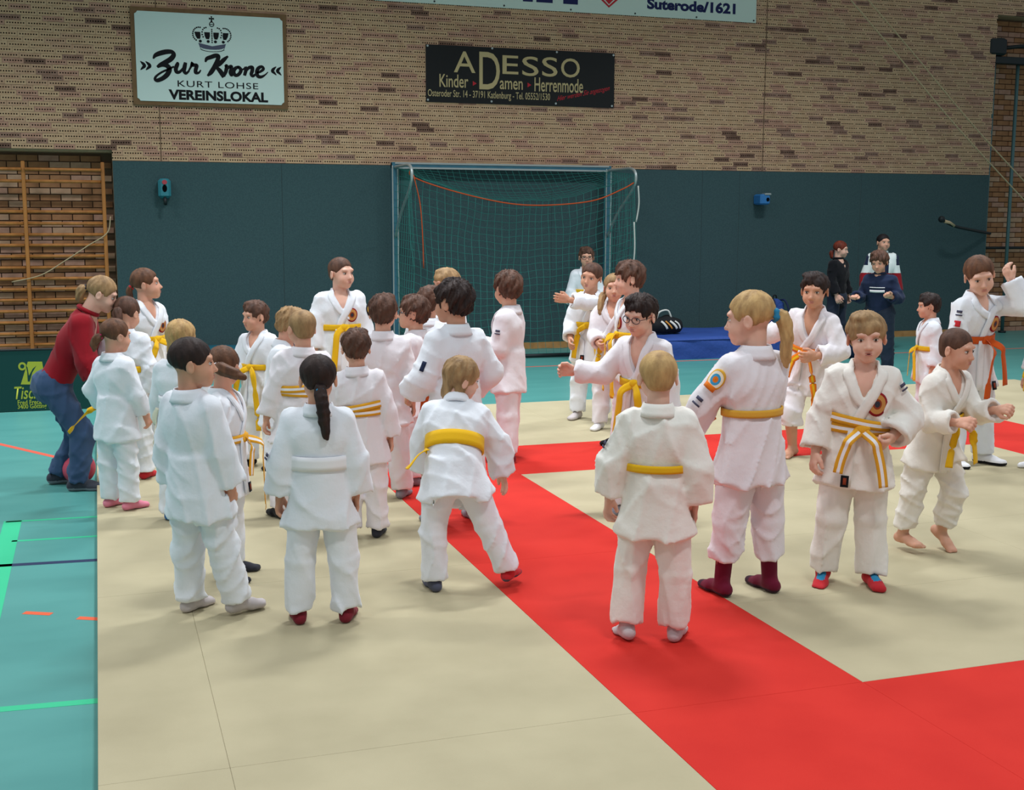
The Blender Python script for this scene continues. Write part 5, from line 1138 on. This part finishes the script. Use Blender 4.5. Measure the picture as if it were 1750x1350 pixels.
# ---------------------------------------------------------------- the people
def man_paint(c, J, h, jm):
    mats = [MAT('cloth_greenwhite'), MAT('cloth_navy'), MAT('cloth_redfleece')]; T = J['T']; q = (c-J['N'])@T/h
    mi = np.where(q[:, 2] < -.17, 2, np.where(np.abs(q[:, 0]) < .05, 1, np.where((np.abs(q[:, 0]) > .115) & (q[:, 2] > -.1), 1, 0)))
    return mats, mi
UP = (.15, 0, -1)
PEOPLE = [
 dict(id='wr', px=(134, 838), w=.93, stand='R', gz=FZ, top=474, face=82, hf=.145, lean=(27, 0, 0), head=(0, 22, 0), poke=.02, gi=False, top_col='redfleece', trousers='jeans', legw=.86, cuff=.05, hem=.03, sock='trainers', footwear='shoe', sockr=.008, sole='grey',
   lR=((.10, .62, -1), (.05, -.15, -1), 5), lL=((.10, .40, -1), (.05, -.55, -1), 10), aR=((.25, .12, -1), (0, .42, -1)), aL=((.1, .2, -1), (.0, .25, -1)), sleeve=.55, bulk=1.02, jhem=.035, hair='pony', hcol='sand', skin='skin_fair',
   tail=dict(pts=[(0, -.46, .5), (0, -.58, .4), (0, -.58, .2), (0, -.52, .05)], r=.12, tie='darkgrey'), label='woman in a red fleece pullover and jeans bending forward with bent knees'),
 dict(id='A', px=(206, 868), top=545, face=128, head=(-12, 6, 0), hair='pony', hcol='chestnut', sock='pink', belt=None, aR=((.18, .25, -1), (-.05, .55, -1)), aL=((.45, -.1, -1), (.35, .6, -.7)), lR=((.05, .06, -1), (.03, -.02, -1), 5), lL=((.07, 0, -1), (.03, 0, -1), 5),
   tail=dict(pts=[(0, -.44, .45), (-.05, -.58, .38), (-.1, -.62, .2), (-.12, -.6, 0)], r=.11, tie='magenta'), ribbon=('yellow', 'WL', [(0, 0, 0), (-.03, -.05, -.02), (-.05, -.12, -.08), (-.06, -.17, -.13)]), label='child with a magenta hair tie and pink socks, back turned beside the woman in red'),
 dict(id='B', px=(224, 818), top=508, face=158, head=(-15, 15, 0), hair='pony', hcol='brown', sock='scarlet', belt='yellow', knot=False, tail=dict(pts=[(0, -.44, .5), (.08, -.58, .42), (.15, -.6, .2), (.18, -.55, 0)], r=.13, tie='darkgrey'), lR=((.05, .12, -1), (.03, 0, -1), 5), label='child with a loose brown ponytail, half hidden behind the child with pink socks'),
 dict(id='C', px=(258, 764), top=459, face=42, head=(42, -6, 0), hair='pony', hcol='chestnut', sock='darkgrey', belt='yellow', patch=(('emblem', 'L', {}),), aR=((.3, -.15, -1), (.1, .5, -.8)), tails=((1, .16, .03), (-1, .10, .03)), tail=dict(pts=[(0, -.46, .45), (0, -.55, .35), (0, -.56, .2), (0, -.52, .05)], r=.09, tie='scarlet'), label='child in profile with a red hair tie, round chest emblem and yellow belt'),
 dict(id='D', px=(318, 888), top=548, face=155, head=(5, 8, 0), hair='bob', hcol='blond', sock='blue', belt='white', knot=False, aL=((.3, .15, -1), (.1, .3, -1)), ribbon=('cream', 'C', [(-.12, 0, .09), (-.14, 0, .02), (-.12, -.02, -.06), (-.11, -.02, -.12)]), label='blond child with blue socks, mostly hidden behind the dark-haired child'),
 dict(id='F', px=(392, 985), top=592, face=75, head=(75, 0, 0), hair='pony', hcol='chestnut', sock='darkgrey', belt='yellowwhite', lR=((.05, 0, -1), (.03, 0, -1), 10), tail=dict(pts=[(.05, -.44, .55), (.25, -.6, .52), (.6, -.62, .42), (.95, -.55, .3)], r=.13, tie='white'), patch=(('label', 'R', {'x': .02}),), tails=((1, .30, .05), (-1, .12, .03)), label='child with a swinging brown ponytail and striped belt, hidden behind the dark-haired child'),
 dict(id='E', px=(366, 1046), lean=(-3, 0, 0), top=578, face=132, head=(-42, 0, 0), hair='pony', hcol='dark', fz=.3, skin='skin_tan', sock='lightgrey', belt=None, vneck=.05, aR=((.12, .2, -1), (.0, .28, -1)), aL=((.15, -.05, -1), (.1, .2, -1)), lR=((.08, .22, -1), (.08, .20, -1), 15), lL=((.08, .06, -1), (.05, .04, -1), 5), sleeve=.9, flare=1.05, sw=.058, label='child with dark tied hair standing beltless in front at the left, face in profile'),
 dict(id='G', px=(447, 797), top=515, face=-38, head=(-22, 4, 0), hair='short', hcol='brown', sock='black', belt='yellow', aR=((.35, .05, -1), (-.1, .8, -.35)), aL=((.2, .05, -1), (.05, .3, -1)), tails=((1, .34, .02), (-1, .14, .03)), patch=(('logo', 'L', {'dir': (1, .3, .2)}),), cufff=1.15, label='small brown-haired boy looking left with a long yellow belt end and black socks'),
 dict(id='H', px=(480, 842), top=527, face=75, head=(25, 18, 0), hair='short', hcol='sand', sock='grey', lean=(8, 0, 0), label='child with short sandy hair peeping out behind the crew-cut boy'),
 dict(id='I', px=(508, 884), top=530, face=-170, head=(12, 0, 0), hair='buzz', hcol='sand', sock='black', tint='rose', belt='yellowwhite', double=True, knot=False, lean=(0, 3, 0), aL=((.35, .05, -1), (.25, .15, -1)), lL=((.14, .05, -1), (.10, 0, -1), 20), lR=((.0, 0, -1), (.0, 0, -1), 5), label='crew-cut sandy-haired boy seen from behind with a striped belt'),
 dict(id='J', px=(585, 742), top=440, face=12, head=(30, 0, 0), w=1.12, hair='buzz', hcol='brown', skin='skin_fair', sock='white', belt='yellow', beltz=.13, aR=((.28, .05, -1), (.1, .15, -1)), aL=((.25, .05, -1), (.05, .4, -1)), patch=(('emblem', 'L', {}), ('badge', 'L', {'dir': (.9, .45, .2), 'cols': ('orange', 'cream', 'gold', 'black')})), tails=((1, .36, .03), (-1, .40, .02)), label='sturdy short-haired boy facing the camera with a round emblem and yellow belt at the rear'),
 dict(id='K', px=(552, 1062), top=607, face=178, head=(3, 4, 0), hair='braid', hcol='dark', skin='skin_tan', sock='brownred', belt='white', beltw=.052, knot=False, patch=(('logo', 'L', {'dir': (1, -.3, .2), 'u': .85}),), aL=((.30, .02, -1), (.12, .12, -1)), aR=((.24, .02, -1), (.02, .15, -1)), lR=((.10, 0, -1), (.06, 0, -1), 10), lL=((.10, 0, -1), (.06, 0, -1), 10), sw=.06, hem=.045,
   tail=dict(kind='plait', pts=[(.02, -.44, .30), (.06, -.55, .10), (.10, -.56, -.25), (.13, -.55, -.72)], r=.115, tie='aqua'), label='girl with a dark plait seen from behind wearing a white belt'),
 dict(id='L', lean=(0, -3, 0), px=(622, 917), top=563, face=176, head=(8, 5, 0), hair='short', hcol='brown', sock='darkgrey', tint='rose', belt='yellowwhite', knot=False, double=True, aR=((.30, .0, -1), (.12, .18, -1)), aL=((.3, .1, -1), (.1, .3, -1)), lR=((.06, 0, -1), (.02, 0, -1), 8), lL=((.02, 0, -1), (.02, 0, -1), 8), label='brown-haired boy seen from behind with a striped belt and one hand hanging'),
 dict(id='M', px=(658, 850), top=504, face=172, head=(0, 0, 0), hair='short', hcol='brown', sock='grey', tint='rose', belt=None, patch=(('logo', 'L', {'dir': (.8, -.6, .2), 'u': .6}),), label='tousled brown-haired boy seen from behind with a sleeve print, before the goal post'),
 dict(id='N', px=(712, 824), top=507, face=-105, head=(10, -4, 0), hair='thick', hcol='brown', glasses=True, sock='grey', tint='rose', patch=(('emblem', 'L', {}),), aL=((.15, .25, -1), (.0, .7, -.6)), belt=None, label='boy with glasses in profile facing left in the middle of the group'),
 dict(id='O', px=(735, 792), top=490, face=160, hair='short', hcol='brown', sock='grey', patch=(('shoulder', 'R', {'dir': (.5, -.9, .2), 'u': .25}),), aR=((.2, .2, -1), (-.2, .7, .2)), label='brown-haired child with a gold and black shoulder patch among the back row'),
 dict(id='P', px=(768, 752), top=460, face=-55, head=(-10, 4, 0), hair='fringe', hcol='sand', sock='grey', belt='yellow', label='sandy-haired child farthest back, head just above the dark-haired boy'),
 dict(id='Q', px=(780, 893), ring=16, top=480, face=-152, head=(28, 0, 0), hair='thick', hcol='dark', sock='grey', tint='cool', belt='orange', skin='skin_tan', aL=((.42, .0, -1), (.0, .8, -.5)), aR=((.5, .0, -1), (-.2, .7, -.5)), patch=(('shoulder', 'L', {'dir': (.7, -.8, .2), 'col': 'navy', 'sw': .018, 'sh': .042, 'u': .7}),), tails=((1, .2, .06), (-1, .2, .06)), sw=.06, label='dark-haired boy with elbows out seen from behind, orange belt'),
 dict(id='R', px=(868, 785), top=465, face=-108, head=(-38, 2, 0), hair='thick', hcol='brown', sock='brownred', sockh=.03, tint='rose', belt='yellow', ring=14, aL=((.12, .12, -1), (-.1, 1, .12)), aR=((.1, .1, -1), (-.2, 1, 0)), patch=(('logo', 'L', {'dir': (1, .1, .2), 'u': .45}),), lL=((.10, -.06, -1), (.08, -.05, -1), 10), lR=((.10, .1, -1), (.06, .04, -1), 10), tails=((1, .18, .06), (-1, .18, .06)), label='slim brown-haired boy standing apart right of the group with forearms raised'),
 dict(id='S', sockL='slate', px=(806, 1006), top=612, face=184, lean=(34, 4, 0), w=1.06, head=(-72, 12, 8), hair='bob', hcol='sand', skin='skin_fair', sock='scarlet', sole='slate', belt='yellow', beltw=.062, knot=False, aR=((.62, .12, -1), (.18, .1, -1)), aL=((.30, .3, -1), (-.05, .35, -1)), lR=((.42, .02, -1), (.42, -.02, -1), 25), lL=((.12, .0, -1), (-.02, -.05, -1), 15), handR=dict(curl=12), sw=.060, sleeveR=1.0, ribbon=('yellow', 'C', [(-.10, .02, .10), (-.14, .0, .08), (-.17, -.03, .05), (-.19, -.04, .03)]), label='fair long-haired child leaning forward in a wide step with a broad yellow belt'),
 dict(id='T', px=(1000, 613), gz=FZ, top=423, face=5, hair='short', hcol='brown', glasses=True, sock='white', belt='yellow', aR=((.3, .05, -1), (.0, .35, -1)), label='smiling boy with glasses farthest back in front of the goal net'),
 dict(id='V', px=(1046, 734), top=468, face=-12, head=(12, 0, 0), hair='pony', hcol='sand', sock='white', belt='yellow', aR=((.2, .2, -1), (-.4, .8, -.3)), tail=dict(pts=[(.2, -.35, .35), (.42, -.15, .15), (.5, .1, -.2), (.5, .15, -.6)], r=.12, tie='brownred'), tint='rose', label='girl with a fair side plait between the pointing girl and the boy with the emblem'),
 dict(id='U', px=(1008, 716), top=450, face=-15, head=(-8, 4, -8), hair='pony', hcol='brown', skin='skin_tan', sock='lightgrey', belt='yellow', aL=((-.45, .9, -.03), (-.8, .6, .16), (0, .2, 1)), aR=((.25, .1, -1), (-.15, .7, -.6)), handL=dict(curl=12), sleeveL=.8, patch=(('label', 'R', {}),), label='dark-haired girl smiling with one arm stretched out to the left'),
 dict(id='W', px=(1072, 764), top=448, face=-68, head=(-12, 4, 0), hair='thick', hcol='brown', skin='skin_fair', sock='black', belt='yellow', patch=(('emblem', 'L', {'x': -.02}),), aL=((.15, -.05, -1), (.05, .2, -1)), lR=((.05, .10, -1), (.02, .02, -1), 5), tails=((1, .3, .04), (-1, .28, .03)), label='brown-haired boy in profile with a round red emblem and black socks'),
 dict(id='X', px=(1094, 880), top=505, face=-22, head=(-16, 14, -4), lean=(4, 0, -8), hair='short', hcol='dark', glasses=True, skin='skin_fair', sock='grey', belt='yellow', vneck=.16, aR=((.6, .3, -.85), (.9, .45, .06), (0, .2, 1)), aL=((.25, -.05, -1), (.1, .15, -1)), handR=dict(curl=45), lR=((.12, .04, -1), (.08, 0, -1), 12), tails=((1, .33, .04), (-1, .3, .02)), tint='rose', sleeveR=.95, label='boy with glasses and open collar reaching one arm out to the left'),
 dict(id='Y', px=(1112, 1092), top=600, face=176, head=(14, 3, 0), hair='buzz', hcol='blond', skin='skin_fair', sock='lightgrey', tint='warm', belt='yellow', beltw=.026, knot=False, aL=((.34, .0, -1), (.18, .18, -1)), aR=((.26, .0, -1), (.0, .18, -1)), sleeveL=.75, sw=.064, lL=((.12, .02, -1), (.06, -.12, -1), 25, 10), lR=((.08, .0, -1), (.02, .02, -1), 8), hem=.05, beltz=.125, patch=(('logo', 'L', {'dir': (1, -.3, .2), 'u': .55}),), label='crew-cut fair boy seen from behind on the red strip in front'),
 dict(id='Z', px=(1274, 1013), top=498, face=-138, head=(36, 6, 0), hair='pony', hcol='blond', skin='skin_fair', sock='burgundy', sole='plum', toe=True, sockh=.12, hem=.115, tint='rose', belt='gold', beltw=.024, knot=False, aL=((.45, .55, -1), (.10, .55, -1)), aR=((.2, .3, -1), (.0, .8, -.6)), sleeveL=1.02, sw=.050, legw=.9, skirt=.105, patch=(('badge', 'L', {'dir': (.9, -.5, .3), 'u': .42}), ('logo', 'L', {'dir': (.9, -.4, .2), 'u': .86})), lL=((.10, .06, -1), (.06, .05, -1), -5), lR=((.08, -.05, -1), (.05, -.05, -1), 5), ribbon=('orange', 'C', [(-.09, .08, .11), (-.13, .12, .08), (-.15, .14, .04), (-.16, .15, .0)]),
   tail=dict(tier=.065, pts=[(.0, -.46, .52), (.05, -.60, .48), (.08, -.66, .2), (.10, -.62, -.25), (.1, -.6, -.5)], r=.125, tie='teal'), label='tall girl with a long blond ponytail, blue hair tie and burgundy socks'),
 dict(id='AA', px=(1354, 778), top=467, face=-22, lean=(12, -6, 0), head=(8, 6, 0), hair='short', hcol='dark', skin='skin_tan', sock=None, tint='rose', belt='yelloworange', vneck=.13, aR=((.8, -.25, -.55), (.8, .1, -.35)), aL=((.42, .1, -1), (-.75, .8, -.15), (0, .2, 1)), lR=((.02, .55, -1), (.05, -.35, -1), 0, 0), lL=((.1, -.12, -1), (.05, -1, -.35), 0, 40), hem=.18, cuff=.066, tails=((1, .22, .05), (-1, .1, .03)), stand='R', label='grinning dark-haired boy running towards the camera with one arm across his belt'),
 dict(id='AB', px=(1427, 598), gz=FZ, top=412, hf=.145, face=58, head=(20, 6, 0), gi=False, top_col='black', trousers='darkjeans', legw=.85, cuff=.045, sock='grey', footwear='shoe', sockr=.008, hair='pony', hcol='red', skin='skin_fair', sleeve=.9, sw=.046, bulk=1.0, aR=((.15, .05, -1), (.05, .5, -1)), top_name='pullover', tail=dict(pts=[(0, -.45, .35), (0, -.55, .2), (0, -.5, 0), (0, -.45, -.15)], r=.11, tie='darkgrey'), label='red-haired woman in black standing by the wall behind the bags'),
 dict(id='AC', px=(1500, 598), gz=FZ, top=400, hf=.14, face=8, head=(22, 0, 0), gi=False, top_col='greenwhite', trousers='darkjeans', legw=.85, cuff=.05, sock='black', footwear='shoe', sockr=.008, hair='buzz', hcol='black', sleeve=.95, sw=.05, aR=((.3, .0, -1), (.0, .4, -1)), jacket_paint=man_paint, top_name='jacket', label='dark-haired man in a white, navy and red jacket by the wall'),
 dict(id='AD', px=(1498, 634), gz=FZ, top=430, face=-14, head=(-4, 14, 4), lean=(5, 0, 0), gi=False, top_col='navy', trousers='darkjeans', legw=.9, cuff=.055, hem=.03, sock='black', footwear='shoe', sockr=.008, hair='thick', hcol='brown', sleeve=.9, sw=.05, w=1.08, aR=((.35, .0, -1), (.05, .8, .1)), aL=((.45, .0, -1), (-.25, .8, .1)), handR=dict(curl=75), handL=dict(curl=75), patch=(('stripe', 'R', {'z': .19, 'wd': .02}), ('stripe', 'R', {'z': .225, 'wd': .006})), label='boy in a navy sweater with a white chest stripe holding both fists in front'),
 dict(id='AE', lean=(0, -3, 0), px=(1446, 996), top=535, face=6, head=(0, 4, 3), fz=.17, hair='fringe', hcol='sand', skin='skin_fair', mouth='open', sock='scarlet', sock2='aqua', footwear='shoe', tint='warm', belt='yellowwhite', beltz=.10, vneck=.115, sw=.056, aR=((.34, -.05, -1), (.18, .32, -1)), aL=((.55, -.1, -1), (-.55, .75, -.45), (.3, .6, .7)), handL=dict(curl=60), patch=(('emblem', 'L', {'r': .038}), ('label', 'R', {'x': .045}), ('logo', 'L', {'dir': (.6, .8, .3), 'u': .2})), tails=((-1, .12, .05), (1, .16, .04)), lR=((.12, .10, -1), (.10, -.12, -1), 12, 12), lL=((.03, .0, -1), (.05, .02, -1), 14), double=True, label='boy with a sandy fringe facing the camera, striped belt and red and blue shoes'),
 dict(id='AF', px=(1580, 738), top=502, face=-72, head=(-4, 4, 0), hair='short', hcol='dark', sock='grey', belt='yellow', aL=((.15, -.15, -1), (.05, .15, -1)), label='small dark-haired child in profile behind the running crew-cut boy'),
 dict(id='AG', px=(1574, 938), top=562, face=50, lean=(14, 2, 0), head=(12, 8, 0), hair='buzz', hcol='brown', sock=None, tint='warm', belt='yellow', aR=((.2, .1, -1), (-.15, .95, .05)), aL=((.25, .35, -1), (-.1, .9, .25)), handR=dict(curl=55), handL=dict(curl=55), lR=((.08, -.15, -1), (.04, -.22, -1), 5), lL=((.05, .35, -1), (.05, -.35, -1), 5, 35), hem=.07, tails=((1, .15, .05), (-1, .15, .04)), label='crew-cut boy running barefoot to the right at the edge of the mat'),
 dict(id='AH', px=(1652, 793), top=440, face=48, head=(-30, 20, 12), lean=(6, 2, 0), hair='pony', hcol='chestnut', skin='skin_fair', sock='white', sole='black', footwear='shoe', sockr=.006, tint='cool', belt='orange', vneck=.07, aL=((.2, .5, .0), (-.35, -.45, 1)), sleeveL=1.0, aR=((.2, .0, -1), (.05, .25, -1)), patch=(('emblem', 'L', {}), ('label', 'L', {'x': -.05}), ('shoulder', 'R', {'col': 'scarlet', 'sw': .03, 'sh': .028, 'dir': (.8, .5, .2), 'u': .55}), ('logo', 'R', {'dir': (.8, .5, .3), 'u': .25})), tails=((-1, .22, .08), (1, .18, .04)), tail=dict(pts=[(0, -.46, .4), (0, -.58, .3), (0, -.6, .1), (0, -.55, -.15)], r=.14, tie='darkgrey'), lL=((.1, .1, -1), (.05, .02, -1), 20), label='tall brown-haired girl with an orange belt lifting one arm to her head'),
 dict(id='AI', px=(1792, 805), top=470, face=-60, hair='short', hcol='brown', sock='white', belt='yellow', aR=((.25, .15, -1), (.1, .3, -1)), label='child at the right picture edge of whom only a white sleeve shows'),
]
for _i, _s in enumerate(PEOPLE):
    _s.setdefault('seed', 11+_i*7)
    build_person(_s)
